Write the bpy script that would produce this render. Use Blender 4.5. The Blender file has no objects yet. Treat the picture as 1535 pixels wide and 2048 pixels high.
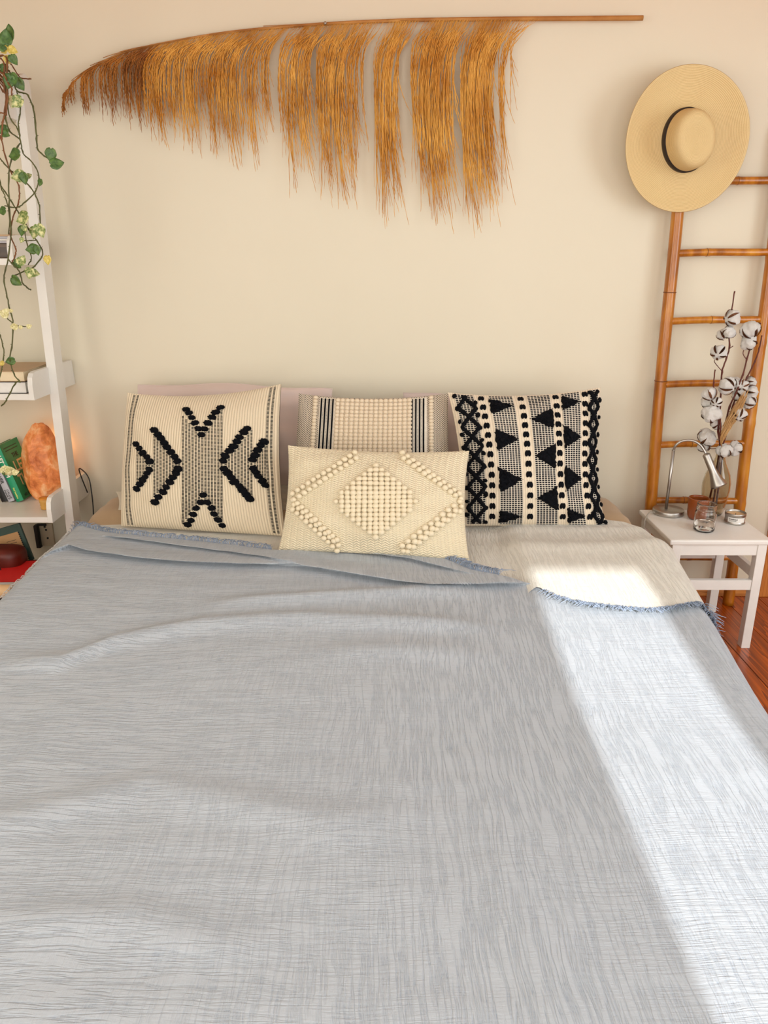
import bpy, bmesh, math, random
from mathutils import Vector, Matrix, noise
random.seed(7)
SC = bpy.context.scene
COL = SC.collection
# ---------------------------------------------------------------- camera
CAMH, WALLD, FPX, TH = 1.43, 3.08, 1500.0, math.radians(18.6)
cs, sn = math.cos(TH), math.sin(TH)
cam = bpy.data.cameras.new('camera'); cam.sensor_fit = 'HORIZONTAL'; cam.sensor_width = 36
cam.lens = FPX/1535*36; cam.clip_start = .02
co = bpy.data.objects.new('camera', cam); COL.objects.link(co)
co.location = (0, -WALLD, CAMH); co.rotation_euler = (math.pi/2-TH, 0, 0)
SC.camera = co
# ---------------------------------------------------------------- light
SC.view_settings.view_transform = 'Standard'; SC.view_settings.look = 'None'
SC.view_settings.gamma = 1; SC.view_settings.exposure = 0.0
SC.view_settings.use_curve_mapping = False
w = bpy.data.worlds.new('world'); SC.world = w; w.use_nodes = True
w.node_tree.nodes['Background'].inputs[0].default_value = (.55, .72, 1, 1)
w.node_tree.nodes['Background'].inputs[1].default_value = 1.2
SUN_EL = math.radians(28)
sl = bpy.data.lights.new('sun', 'SUN'); sl.energy = 4.9; sl.angle = math.radians(.7); sl.color = (.97, .99, 1)
so = bpy.data.objects.new('sun', sl); COL.objects.link(so)
so.rotation_euler = (math.pi/2-SUN_EL, 0, 0)
so.location = (0.6, -6, 4)
def area(name, loc, rot, sx, sy, power, color):
    l = bpy.data.lights.new(name, 'AREA'); l.shape = 'RECTANGLE'; l.size = sx; l.size_y = sy
    l.energy = power; l.color = color
    o = bpy.data.objects.new(name, l); COL.objects.link(o); o.location = loc; o.rotation_euler = rot
    return o
WX0, WX1, WY = -2.35, 2.75, -4.5          # room extents (left wall, right wall, wall behind the camera)
area('window_light_right', (WX1-.01, -2.45, 1.60), (0, math.radians(90), 0), 1.3, 1.9, 36, (.93, .98, 1))
area('fill_light_left', (WX0+.01, -3.0, 1.55), (0, math.radians(-90), 0), 1.3, 1.5, 28, (1, .91, .76))  # fill light, added to brighten and warm the left side
# daylight through the drawn curtains of the balcony door behind the camera; the sun comes through the gap between them
area('curtain_light_left', (-.62, WY+.02, 1.25), (math.radians(90), 0, 0), 2.0, 2.1, 40, (.98, .99, .97))
area('curtain_light_right', (1.55, WY+.02, 1.25), (math.radians(90), 0, 0), 1.4, 2.1, 22, (.98, .99, .97))

# ---------------------------------------------------------------- helpers
def P(px, py, D):
    X = (px-767.5)/FPX; Y = (py-1024)/FPX
    k = D/(cs-Y*sn)
    return Vector((X*k, D-WALLD, CAMH-(sn+Y*cs)*k))
def PZ(px, py, z):
    Y = (py-1024)/FPX
    return P(px, py, (CAMH-z)*(cs-Y*sn)/(sn+Y*cs))
def ss(a, b, x):
    t = min(1, max(0, (x-a)/(b-a))); return t*t*(3-2*t)
def interp(pts, x):
    if x <= pts[0][0]: return pts[0][1]
    for (a, b), (c, d) in zip(pts, pts[1:]):
        if x <= c: return b+(d-b)*(x-a)/(c-a)
    return pts[-1][1]
WL = {}
def wl(o): return WL.get(o.name, Vector((0, 0, 0)))
def tag(o, label=None, cat=None, group=None, kind=None):
    if label: o['label'] = label
    if cat: o['category'] = cat
    if group: o['group'] = group
    if kind: o['kind'] = kind
    return o
def thing(name, loc, label, cat, group=None):
    o = bpy.data.objects.new(name, None); o.empty_display_size = .05
    COL.objects.link(o); o.location = loc; WL[o.name] = Vector(loc)
    return tag(o, label, cat, group)
def obj(name, bm, mat, parent=None, smooth=False, kind=None, label=None, recalc=True):
    """bm is authored in world coordinates"""
    if recalc and bm.faces: bmesh.ops.recalc_face_normals(bm, faces=bm.faces)
    off = wl(parent) if parent else Vector((0, 0, 0))
    if parent: bmesh.ops.translate(bm, verts=bm.verts, vec=-off)
    me = bpy.data.meshes.new(name); bm.to_mesh(me); bm.free()
    if mat:
        for m in (mat if isinstance(mat, (list, tuple)) else [mat]): me.materials.append(m)
    if smooth:
        me.polygons.foreach_set('use_smooth', [True]*len(me.polygons))
    o = bpy.data.objects.new(name, me); COL.objects.link(o)
    if parent: o.parent = parent
    WL[o.name] = off
    if kind: o['kind'] = kind
    if label: o['label'] = label
    return o
def inst(name, me, parent, loc, rot=None, scale=(1, 1, 1), label=None):
    """copy sharing mesh data, placed at world loc under parent"""
    o = bpy.data.objects.new(name, me); COL.objects.link(o)
    off = wl(parent) if parent else Vector((0, 0, 0))
    o.parent = parent; o.location = Vector(loc)-off
    if rot is not None: o.rotation_euler = rot if not isinstance(rot, Matrix) else rot.to_euler()
    o.scale = scale; WL[o.name] = Vector(loc)
    if label: o['label'] = label
    return o
def box(bm, x0, x1, y0, y1, z0, z1, bev=0, M=None, mi=0):
    r = bmesh.ops.create_cube(bm, size=1)
    vs = r['verts']
    for v in vs:
        v.co = Vector((x0+(v.co.x+.5)*(x1-x0), y0+(v.co.y+.5)*(y1-y0), z0+(v.co.z+.5)*(z1-z0)))
    fs = set(f for v in vs for f in v.link_faces)
    if bev > 0:
        es = list(set(e for v in vs for e in v.link_edges))
        r2 = bmesh.ops.bevel(bm, geom=es, offset=bev, segments=2, affect='EDGES', profile=.6)
        vs = list(set(r2['verts']) | set(v for v in vs if v.is_valid))
        fs = set(f for v in vs for f in v.link_faces)
    if M is not None:
        for v in vs: v.co = M @ v.co
    for f in fs: f.material_index = mi
    return vs
def tube(bm, pts, rad, sides=8, cap=True, mi=0):
    pts = [Vector(p) for p in pts]; n = len(pts)
    if not isinstance(rad, (list, tuple)): rad = [rad]*n
    rings = []; up = None
    for i, p in enumerate(pts):
        t = (pts[min(i+1, n-1)]-pts[max(i-1, 0)])
        if t.length < 1e-9: t = Vector((0, 0, 1))
        t.normalize()
        if up is None:
            a = Vector((0, 0, 1)) if abs(t.z) < .9 else Vector((0, 1, 0))
            up = (a-t*a.dot(t)).normalized()
        else:
            up = up-t*up.dot(t)
            up = up.normalized() if up.length > 1e-6 else t.orthogonal().normalized()
        s = t.cross(up)
        rings.append([bm.verts.new(p+(up*math.cos(2*math.pi*k/sides)+s*math.sin(2*math.pi*k/sides))*rad[i]) for k in range(sides)])
    for a, b in zip(rings, rings[1:]):
        for k in range(sides):
            f = bm.faces.new((a[k], a[(k+1) % sides], b[(k+1) % sides], b[k])); f.material_index = mi; f.smooth = True
    if cap and sides > 2:
        f = bm.faces.new(rings[0][::-1]); f.material_index = mi
        f = bm.faces.new(rings[-1]); f.material_index = mi
def smooth_path(pts, n=6):
    pts = [Vector(p) for p in pts]; out = []
    for i in range(len(pts)-1):
        p0 = pts[max(i-1, 0)]; p1 = pts[i]; p2 = pts[i+1]; p3 = pts[min(i+2, len(pts)-1)]
        for k in range(n):
            t = k/n
            out.append(.5*((2*p1)+(p2-p0)*t+(2*p0-5*p1+4*p2-p3)*t*t+(3*p1-p0-3*p2+p3)*t**3))
    out.append(pts[-1]); return out
def lathe(bm, prof, c=(0, 0, 0), seg=40, M=None, ex=1, ey=1, mi=0):
    c = Vector(c); rings = []
    for r, z in prof:
        ring = []
        for k in range(seg):
            a = 2*math.pi*k/seg
            p = Vector((r*ex*math.cos(a), r*ey*math.sin(a), z))
            if M is not None: p = M @ p
            ring.append(bm.verts.new(c+p))
        rings.append(ring)
    for a, b in zip(rings, rings[1:]):
        for k in range(seg):
            f = bm.faces.new((a[k], a[(k+1) % seg], b[(k+1) % seg], b[k])); f.smooth = True; f.material_index = mi
    if prof[0][0] > 1e-6 or True:
        f = bm.faces.new(rings[0][::-1]); f.material_index = mi
        f = bm.faces.new(rings[-1]); f.material_index = mi
def sphere_mesh(name, sub, mat, fn=None, smooth=True):
    bm = bmesh.new(); bmesh.ops.create_icosphere(bm, subdivisions=sub, radius=1)
    if fn:
        for v in bm.verts: v.co = fn(v.co.copy())
    me = bpy.data.meshes.new(name); bm.to_mesh(me); bm.free(); me.materials.append(mat)
    me.polygons.foreach_set('use_smooth', [smooth]*len(me.polygons)); return me
def srgb(r, g, b):
    f = lambda c: (c/255/12.92 if c/255 <= .04045 else ((c/255+.055)/1.055)**2.4)
    return (f(r), f(g), f(b), 1)

# ---------------------------------------------------------------- materials
class NT:
    def __init__(s, name):
        s.m = bpy.data.materials.new(name); s.m.use_nodes = True; s.t = s.m.node_tree
        s.b = s.t.nodes['Principled BSDF']
    def n(s, typ, **kw):
        nd = s.t.nodes.new(typ)
        for k, v in kw.items():
            if k in nd.inputs: nd.inputs[k].default_value = v
            else: setattr(nd, k, v)
        return nd
    def l(s, a, b): s.t.links.new(a, b)
    def coord(s, kind='Object', scale=(1, 1, 1)):
        tc = s.n('ShaderNodeTexCoord'); mp = s.n('ShaderNodeMapping'); mp.inputs['Scale'].default_value = scale
        s.l(tc.outputs[kind], mp.inputs[0]); return mp.outputs[0]
    def noise(s, vec, scale, detail=3, rough=.55, dist=0):
        nd = s.n('ShaderNodeTexNoise'); nd.inputs['Scale'].default_value = scale; nd.inputs['Detail'].default_value = detail
        nd.inputs['Roughness'].default_value = rough; nd.inputs['Distortion'].default_value = dist
        s.l(vec, nd.inputs['Vector']); return nd.outputs[0]
    def ramp(s, fac, stops):
        r = s.n('ShaderNodeValToRGB'); e = r.color_ramp.elements
        e[0].position, e[0].color = stops[0]; e[1].position, e[1].color = stops[-1]
        for p, c in stops[1:-1]:
            x = e.new(p); x.color = c
        s.l(fac, r.inputs[0]); return r.outputs[0]
    def math(s, op, a, b=None, c=None):
        nd = s.n('ShaderNodeMath'); nd.operation = op
        for i, v in enumerate((a, b, c)):
            if v is None: continue
            if isinstance(v, (int, float)): nd.inputs[i].default_value = v
            else: s.l(v, nd.inputs[i])
        return nd.outputs[0]
    def bump(s, h, strength=.3, dist=.002, prev=None):
        b = s.n('ShaderNodeBump'); b.inputs['Strength'].default_value = strength; b.inputs['Distance'].default_value = dist
        s.l(h, b.inputs['Height'])
        if prev: s.l(prev, b.inputs['Normal'])
        s.l(b.outputs[0], s.b.inputs['Normal']); return b.outputs[0]
    def set(s, **kw):
        for k, v in kw.items(): s.b.inputs[k.replace('_', ' ')].default_value = v
        return s
def plain(name, col, rough=.5, var=.06, scale=30, bump=.15, metal=0, dist=.001, sheen=0, coat=0, det=3):
    n = NT(name); v = n.coord()
    f = n.noise(v, scale, det)
    a = tuple(c*(1-var) for c in col[:3])+(1,); b = tuple(min(1, c*(1+var)) for c in col[:3])+(1,)
    n.l(n.ramp(f, [(.3, a), (.7, b)]), n.b.inputs['Base Color'])
    n.set(Roughness=rough, Metallic=metal)
    if rough > .8: n.b.inputs['Specular IOR Level'].default_value = .12
    if sheen: n.b.inputs['Sheen Weight'].default_value = sheen
    if coat: n.b.inputs['Coat Weight'].default_value = coat
    if bump: n.bump(n.noise(v, scale*6, 4), bump, dist)
    return n.m
def wood(name, c0, c1, axis=1, rough=.4, coat=.2, sc=1.0, vary=True, band=14):
    n = NT(name); s = [1, 1, 1]; s = [15*sc if i != axis else .55*sc for i in range(3)]
    v = n.coord('Object', tuple(s))
    if vary:
        oi = n.n('ShaderNodeObjectInfo'); ad = n.n('ShaderNodeVectorMath'); ad.operation = 'MULTIPLY_ADD'
        cx = n.n('ShaderNodeCombineXYZ'); n.l(oi.outputs['Random'], cx.inputs[0]); n.l(oi.outputs['Random'], cx.inputs[1]); n.l(oi.outputs['Random'], cx.inputs[2])
        n.l(cx.outputs[0], ad.inputs[0]); ad.inputs[1].default_value = (40, 40, 40); n.l(v, ad.inputs[2]); v = ad.outputs[0]
    wv = n.n('ShaderNodeTexNoise'); wv.inputs['Scale'].default_value = 1.2; wv.inputs['Detail'].default_value = 2; n.l(v, wv.inputs['Vector'])
    rings = n.math('FRACT', n.math('MULTIPLY', wv.outputs[0], band))
    f2 = n.noise(v, 14, 5)
    mix = n.math('ADD', n.math('MULTIPLY', rings, .65), n.math('MULTIPLY', f2, .4))
    n.l(n.ramp(mix, [(.1, c0), (.55, tuple((a+b)/2 for a, b in zip(c0, c1))), (.85, c1)]), n.b.inputs['Base Color'])
    n.set(Roughness=rough); n.b.inputs['Coat Weight'].default_value = coat; n.b.inputs['Coat Roughness'].default_value = .25
    n.bump(f2, .15, .001); return n.m

M = {}
n = NT('wall_paint'); v = n.coord()
n.l(n.ramp(n.noise(v, 1.3, 3), [(.3, (.755, .69, .54, 1)), (.7, (.78, .715, .565, 1))]), n.b.inputs['Base Color'])
n.set(Roughness=.75); n.bump(n.noise(v, 160, 3), .12, .001); M['wall'] = n.m
M['ceil'] = plain('ceiling_paint', (.80, .79, .77, 1), .8, .02, 6, .05)
M['bounce'] = wood('bounce_orange', srgb(214, 128, 40), srgb(240, 168, 72), 0, .6, 0)  # saturated orange chosen to tint the bounce on the upper wall
M['floor'] = wood('floor_wood', srgb(104, 34, 4), srgb(196, 92, 12), 1, .32, .5, 1.0, True, 10)
M['trim'] = wood('trim_wood', srgb(186, 104, 34), srgb(216, 140, 62), 2, .4, .3, 1.4)
M['base'] = wood('baseboard_wood', srgb(170, 96, 34), srgb(214, 142, 66), 0, .4, .3, 1.4)
M['white'] = plain('white_paint', (.80, .77, .71, 1), .38, .02, 12, .08, dist=.0006)
M['whitestool'] = plain('stool_white_paint', (.88, .86, .81, 1), .35, .03, 14, .1, dist=.0006)

def gauze(name, c0, c1, crease_shade):
    n = NT(name)
    g = n.noise(n.coord('Object', (1, 1, 1)), 2.1, 2)
    warp = n.n('ShaderNodeTexNoise'); warp.inputs['Scale'].default_value = 1.7; warp.inputs['Detail'].default_value = 4
    base = n.coord('Object', (1, 1, 1)); n.l(base, warp.inputs['Vector'])
    wm = n.n('ShaderNodeVectorMath'); wm.operation = 'MULTIPLY_ADD'; n.l(warp.outputs['Color'], wm.inputs[0]); wm.inputs[1].default_value = (.07, .07, .0); n.l(base, wm.inputs[2])
    def crinkle(sc, scale):
        mp = n.n('ShaderNodeMapping'); mp.inputs['Scale'].default_value = sc; n.l(wm.outputs[0], mp.inputs[0])
        f = n.noise(mp.outputs[0], scale, 3, .6)
        r = n.math('ABSOLUTE', n.math('SUBTRACT', f, .5))                 # thin ridged creases
        return n.math('MINIMUM', n.math('MULTIPLY', r, 13.0), 1.0)
    cy = crinkle((1.0, .06, .5), 84)        # creases that run up the bed
    cx = crinkle((.06, 1.0, .5), 90)        # creases that run across
    tc = n.n('ShaderNodeTexCoord'); sp = n.n('ShaderNodeSeparateXYZ'); n.l(tc.outputs['Object'], sp.inputs[0])
    lr = n.math('SMOOTH_MIN', n.math('MAXIMUM', n.math('MULTIPLY_ADD', sp.outputs[0], 1.0, .78), 0.0), 1.0, .1)
    mk = n.math('ADD', n.math('MULTIPLY', lr, .75), n.math('MULTIPLY_ADD', g, 1.2, -.55))
    mk = n.math('MINIMUM', n.math('MAXIMUM', mk, .12), .9)
    mx = n.n('ShaderNodeMix'); n.l(mk, mx.inputs[0]); n.l(cx, mx.inputs[2]); n.l(cy, mx.inputs[3])
    h1 = mx.outputs[0]
    def threads(sc):
        mp = n.n('ShaderNodeMapping'); mp.inputs['Scale'].default_value = sc; n.l(wm.outputs[0], mp.inputs[0]); return n.noise(mp.outputs[0], 330, 2)
    wvo = n.math('ADD', n.math('MULTIPLY', threads((1, .16, .5)), .5), n.math('MULTIPLY', threads((.16, 1, .5)), .5))
    b1 = n.bump(h1, .6, .0024)
    b2 = n.bump(wvo, .8, .0016, b1)
    cr = n.ramp(n.math('ADD', n.math('MULTIPLY', h1, .55), n.math('MULTIPLY', wvo, .45)), [(.10, crease_shade), (.34, c0), (.85, c1)])  # creases and thread gaps tinted darker: shade put into the colour
    n.l(cr, n.b.inputs['Base Color']); n.set(Roughness=.9); n.b.inputs['Sheen Weight'].default_value = .15
    return n.m
M['blue'] = gauze('blue_gauze', (.395, .432, .475, 1), (.46, .497, .535, 1), (.25, .30, .37, 1))
M['cream'] = gauze('cream_gauze', (.69, .67, .60, 1), (.76, .74, .66, 1), (.56, .53, .45, 1))
M['fringe'] = plain('blue_thread', (.32, .38, .48, 1), .9, .2, 60, 0)
M['fringe_pale'] = plain('pale_thread', (.62, .60, .58, 1), .9, .1, 60, 0)
M['sheet'] = plain('tan_sheet', (.46, .315, .18, 1), .8, .05, 8, .12, sheen=.2)
M['pink'] = plain('pink_cotton', (.68, .55, .50, 1), .85, .04, 6, .15, sheen=.2)
M['satin'] = plain('beige_satin', (.58, .53, .43, 1), .45, .04, 8, .1)
M['bedwood'] = wood('bed_wood', srgb(120, 80, 50), srgb(160, 110, 70), 0)
M['black'] = plain('black_yarn', (.0035, .004, .006, 1), .85, .3, 120, .5, dist=.003)
M['bobble'] = plain('cream_yarn', (.82, .71, .51, 1), .9, .05, 60, .4, dist=.001)
M['bobble2'] = plain('ecru_yarn', (.78, .65, .48, 1), .9, .05, 60, .4, dist=.001)
M['netthread'] = plain('cream_thread', (.74, .66, .54, 1), .9, .06, 60, .2)
def ribs(name, col, nu, nv, dark, strength, herring=False, speck=None):
    n = NT(name); tc = n.n('ShaderNodeTexCoord'); sp = n.n('ShaderNodeSeparateXYZ'); n.l(tc.outputs['UV'], sp.inputs[0])
    u, v = sp.outputs[0], sp.outputs[1]
    ph = n.math('MULTIPLY', u, nu*2*math.pi)
    if herring:
        tri = n.math('PINGPONG', n.math('MULTIPLY', u, nu), .5)
        h = n.math('SINE', n.math('MULTIPLY', n.math('ADD', n.math('MULTIPLY', v, nv), n.math('MULTIPLY', tri, 1.6)), 2*math.pi))
        h = n.math('ADD', n.math('MULTIPLY', h, .35), n.math('MULTIPLY', n.math('ABSOLUTE', n.math('SINE', n.math('MULTIPLY', u, nu*2*math.pi))), .4))
    else:
        h = n.math('MULTIPLY', n.math('SINE', ph), .5)
        if nv: h = n.math('ADD', h, n.math('MULTIPLY', n.math('SINE', n.math('MULTIPLY', v, nv*2*math.pi)), .25))
    fz = n.noise(n.coord('UV', (1, 1, 1)), 180, 3)
    h2 = n.math('ADD', h, n.math('MULTIPLY', fz, .35))
    n.bump(h2, strength, .003)
    stops = [(.0, dark), (.45, col), (1, tuple(min(1, c*1.08) for c in col[:3])+(1,))]
    cr = n.ramp(n.math('MULTIPLY_ADD', h2, .8, .45), stops)
    if speck:
        a = n.math('SINE', n.math('MULTIPLY', n.math('ADD', n.math('MULTIPLY', u, speck[0]), n.math('MULTIPLY', v, speck[1])), 2*math.pi))
        b = n.math('SINE', n.math('MULTIPLY', n.math('SUBTRACT', n.math('MULTIPLY', u, speck[0]), n.math('MULTIPLY', v, speck[1])), 2*math.pi))
        m_ = n.math('GREATER_THAN', n.math('MULTIPLY', n.math('ADD', a, 1.0), n.math('ADD', b, 1.0)), 1.5)
        mx = n.n('ShaderNodeMix'); mx.data_type = 'RGBA'; n.l(m_, mx.inputs[0]); n.l(cr, mx.inputs[6]); mx.inputs[7].default_value = (.05, .045, .04, 1); cr = mx.outputs[2]
    n.l(cr, n.b.inputs['Base Color']); n.set(Roughness=.92); n.b.inputs['Sheen Weight'].default_value = .2
    return n.m
M['rib'] = ribs('ribbed_cream', (.75, .63, .45, 1), 62, 0, (.42, .34, .23, 1), .6)
M['knit'] = ribs('herringbone_cream', (.80, .69, .48, 1), 26, 50, (.46, .37, .25, 1), 1.0, True)
M['weave'] = ribs('speckled_weave', (.64, .54, .42, 1), 90, 70, (.4, .33, .25, 1), .3, False, (58, 58))
M['creamcloth'] = ribs('cream_cloth', (.76, .64, .48, 1), 60, 120, (.55, .46, .34, 1), .25)
M['darkcloth'] = plain('black_cloth', (.02, .02, .024, 1), .9, .2, 100, .3)

def straw_mat():
    n = NT('straw'); tc = n.n('ShaderNodeTexCoord'); sp = n.n('ShaderNodeSeparateXYZ'); n.l(tc.outputs['UV'], sp.inputs[0])
    r = n.math('SINE', n.math('MULTIPLY', sp.outputs[0], 2*math.pi*60))
    k = n.noise(n.coord('UV', (60, 220, 1)), 3, 3)
    h = n.math('ADD', n.math('MULTIPLY', r, .3), n.math('MULTIPLY', k, 1.0))
    n.l(n.ramp(n.math('MULTIPLY_ADD', h, .6, .18), [(.1, (.50, .32, .12, 1)), (.5, (.76, .55, .26, 1)), (.9, (.86, .68, .36, 1))]), n.b.inputs['Base Color'])
    n.set(Roughness=.6); n.bump(h, .5, .0015); return n.m
M['straw'] = straw_mat()
M['hatband'] = plain('dark_ribbon', (.018, .01, .01, 1), .6, .1, 40, .1)
def grass_mat(name, a, b):
    n = NT(name); v = n.coord()
    n.l(n.ramp(n.noise(v, 9, 5), [(.28, a), (.5, tuple((x+y)/2 for x, y in zip(a, b))), (.72, b)]), n.b.inputs['Base Color'])
    n.set(Roughness=.75); n.bump(n.noise(v, 700, 2), .6, .001); return n.m
M['grass'] = grass_mat('dry_grass', srgb(196, 122, 30), srgb(248, 190, 92))
M['grassdark'] = grass_mat('dry_grass_brown', srgb(140, 78, 22), srgb(206, 134, 52))
M['pampas'] = grass_mat('pampas', srgb(188, 136, 74), srgb(232, 190, 132))
M['reed'] = grass_mat('dry_reed', srgb(150, 88, 34), srgb(206, 148, 78))
def bamboo():
    n = NT('bamboo'); v = n.coord('Object', (6, 6, 1.2))
    f = n.noise(v, 5, 5); g = n.noise(n.coord(), 3, 2)
    c = n.ramp(n.math('ADD', n.math('MULTIPLY', f, .6), n.math('MULTIPLY', g, .4)), [(.32, srgb(118, 58, 6)), (.5, srgb(182, 108, 18)), (.68, srgb(214, 146, 44))])
    n.l(c, n.b.inputs['Base Color']); n.set(Roughness=.32); n.b.inputs['Coat Weight'].default_value = .4; n.bump(f, .2, .001); return n.m
M['bamboo'] = bamboo()
M['node'] = plain('bamboo_node', srgb(120, 66, 22), .5, .2, 40, .2)
M['steel'] = plain('brushed_steel', (.46, .435, .40, 1), .36, .05, 60, .05, metal=1)
M['cable'] = plain('grey_cable', (.42, .38, .32, 1), .5, .03, 20, 0)
M['blackcable'] = plain('black_cable', (.02, .02, .02, 1), .5, .1, 20, 0)
def glass(name, col, rough=.0, ior=1.45):
    n = NT(name); f = n.noise(n.coord(), 20, 2)
    n.l(n.ramp(f, [(.3, tuple(c*.98 for c in col[:3])+(1,)), (.7, col)]), n.b.inputs['Base Color'])
    n.set(Roughness=rough, IOR=ior); n.b.inputs['Transmission Weight'].default_value = 1; return n.m
M['glass'] = glass('clear_glass', (.97, .96, .94, 1)); M['smoke'] = glass('smoky_glass', (.80, .73, .60, 1))
M['water'] = glass('water', (.96, .93, .88, 1), 0, 1.33)
M['amber'] = plain('amber_glaze', srgb(140, 68, 20), .3, .12, 25, .05, coat=.3)
M['wax'] = plain('wax', srgb(226, 188, 140), .45, .08, 30, .05)
M['paper'] = plain('paper', (.80, .77, .72, 1), .8, .03, 40, .05)
M['ink'] = plain('black_ink', (.02, .02, .02, 1), .7, .1, 50, 0)
M['twig'] = plain('red_brown_twig', srgb(92, 36, 20), .6, .25, 60, .4)
M['husk'] = plain('brown_husk', srgb(112, 66, 34), .7, .25, 60, .4)
M['cotton'] = plain('cotton', (.93, .89, .83, 1), 1, .05, 40, .7, dist=.004, sheen=.5)
M['vine'] = plain('vine_stem', srgb(84, 84, 40), .6, .3, 20, .3)
M['vinebrown'] = plain('brown_vine_stem', srgb(120, 72, 34), .6, .3, 20, .3)
def leafm(name, a, b, lo=.35, hi=.65, scale=45):
    n = NT(name); f = n.noise(n.coord('Object', (1, 1, 1)), scale, 4, .6, .6)
    n.l(n.ramp(f, [(lo, a), (hi, b)]), n.b.inputs['Base Color']); n.set(Roughness=.4)
    n.b.inputs['Subsurface Weight'].default_value = .05; n.bump(f, .2, .001); return n.m
M['leaf'] = leafm('green_leaf', srgb(46, 84, 36), srgb(92, 128, 56), .35, .65, 3)
M['leafvar'] = leafm('variegated_leaf', srgb(96, 124, 54), srgb(226, 220, 158), .40, .60, 3.2)
M['leafpale'] = leafm('cream_leaf', srgb(190, 180, 108), srgb(240, 230, 180), .35, .6, 4)
M['leafyellow'] = leafm('yellow_leaf', srgb(188, 160, 56), srgb(228, 206, 112), .35, .6, 4)
M['soil'] = plain('soil', (.05, .03, .02, 1), .95, .3, 60, .8, dist=.01)
def salt():
    n = NT('salt_rock'); v = n.coord(); f = n.noise(v, 16, 5, .65, .4); g = n.noise(v, 7, 3)
    c = n.ramp(n.math('ADD', n.math('MULTIPLY', f, .65), n.math('MULTIPLY', g, .35)), [(.36, srgb(170, 84, 36)), (.5, srgb(226, 138, 76)), (.58, srgb(238, 178, 124)), (.68, srgb(250, 220, 196))])
    n.l(c, n.b.inputs['Base Color']); n.l(c, n.b.inputs['Emission Color']); n.b.inputs['Emission Strength'].default_value = .16
    n.set(Roughness=.45); n.b.inputs['Subsurface Weight'].default_value = .25; n.b.inputs['Subsurface Radius'].default_value = (.04, .02, .01)
    n.bump(f, .5, .01); return n.m
M['salt'] = salt()
def flat(name, rgb, rough=.5, var=.05): return plain(name, srgb(*rgb), rough, var, 20, .08)
M['green'] = leafm('green_cover', srgb(0, 112, 66), srgb(16, 134, 84), .3, .7, 14)
M['greenspine'] = flat('green_spine', (24, 150, 104)); M['tanprint'] = flat('tan_print', (206, 176, 128)); M['whiteprint'] = flat('white_print', (240, 240, 226))
M['yellowprint'] = flat('yellow_print', (226, 232, 130)); M['darkgreenprint'] = flat('dark_green_print', (6, 52, 34))
M['grey'] = flat('grey_cover', (186, 184, 190)); M['blackc'] = flat('black_cover', (14, 14, 16)); M['pages'] = flat('pages', (232, 214, 180), .8)
M['tan'] = flat('tan_cover', (190, 156, 118)); M['redc'] = flat('red_cover', (206, 28, 26)); M['darkred'] = flat('dark_red_leather', (92, 22, 8), .45, .2)
M['teal'] = flat('teal_board', (58, 82, 74)); M['kraft'] = flat('kraft_card', (196, 152, 104), .8); M['darkwood'] = wood('dark_wood', srgb(52, 36, 24), srgb(92, 66, 44), 0)
M['brown'] = flat('brown_bowl', (128, 78, 36)); M['palewood'] = flat('pale_wood', (224, 184, 136))
M['jar'] = glass('jar_glass', (.93, .87, .74, 1)); M['orange'] = flat('orange_wax', (224, 142, 46))
M['plastic'] = flat('cream_plastic', (206, 190, 164)); M['lightwood'] = flat('lid', (214, 160, 76))
M['frame'] = plain('window_paint', (.8, .79, .76, 1), .4, .02, 12, .05)

# ---------------------------------------------------------------- room shell
CZ = 2.46
bm = bmesh.new(); box(bm, WX0-.12, WX1+.12, 0, .12, 0, CZ); tag(obj('wall_back', bm, M['wall']), kind='structure')
bm = bmesh.new(); bm.free()
def holed(name, mk, a0, a1, holes, mat):
    """wall along axis a with rectangular holes (a0,a1,z0,z1)"""
    bm = bmesh.new(); xs = sorted({a0, a1, *[h[0] for h in holes], *[h[1] for h in holes]})
    for p, q in zip(xs, xs[1:]):
        hs = [h for h in holes if h[0] <= p+1e-6 and h[1] >= q-1e-6]
        if hs:
            h = hs[0]
            if h[2] > 0: mk(bm, p, q, 0, h[2])
            mk(bm, p, q, h[3], CZ)
        else: mk(bm, p, q, 0, CZ)
    return tag(obj(name, bm, mat), kind='structure')
zt = .5+(2.37+(-WALLD-WY))*math.tan(SUN_EL)
holed('wall_right', lambda bm, a, b, c, d: box(bm, WX1, WX1+.12, a, b, c, d), WY-.1, 0, [(-3.4, -1.5, .95, 2.25)], M['wall'])
holed('wall_left', lambda bm, a, b, c, d: box(bm, WX0-.12, WX0, a, b, c, d), WY-.1, 0, [(-3.75, -2.25, .9, 2.2)], M['wall'])
holed('wall_rear', lambda bm, a, b, c, d: box(bm, a, b, WY-.08, WY, c, d), WX0, WX1, [(.455, .79, .06, zt)], M['wall'])
bm = bmesh.new(); box(bm, WX0, WX1, WY, 0, CZ, CZ+.1); ceil = tag(obj('ceiling', bm, M['ceil']), kind='structure')
bm = bmesh.new(); box(bm, WX0, WX1, -.42, 0, CZ-.07, CZ, .006); tag(obj('bounce_strip', bm, M['bounce']), kind='structure')  # unseen beam, added to bounce orange light onto the upper wall
bm = bmesh.new(); box(bm, WX0-.12, WX1+.12, WY-.1, .12, -.12, -.02); fl = tag(obj('floor', bm, M['floor']), kind='structure')
pw = .158; x = 1.51-pw*math.ceil((1.51-WX0)/pw); k = 0
plank_me = {}
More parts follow.
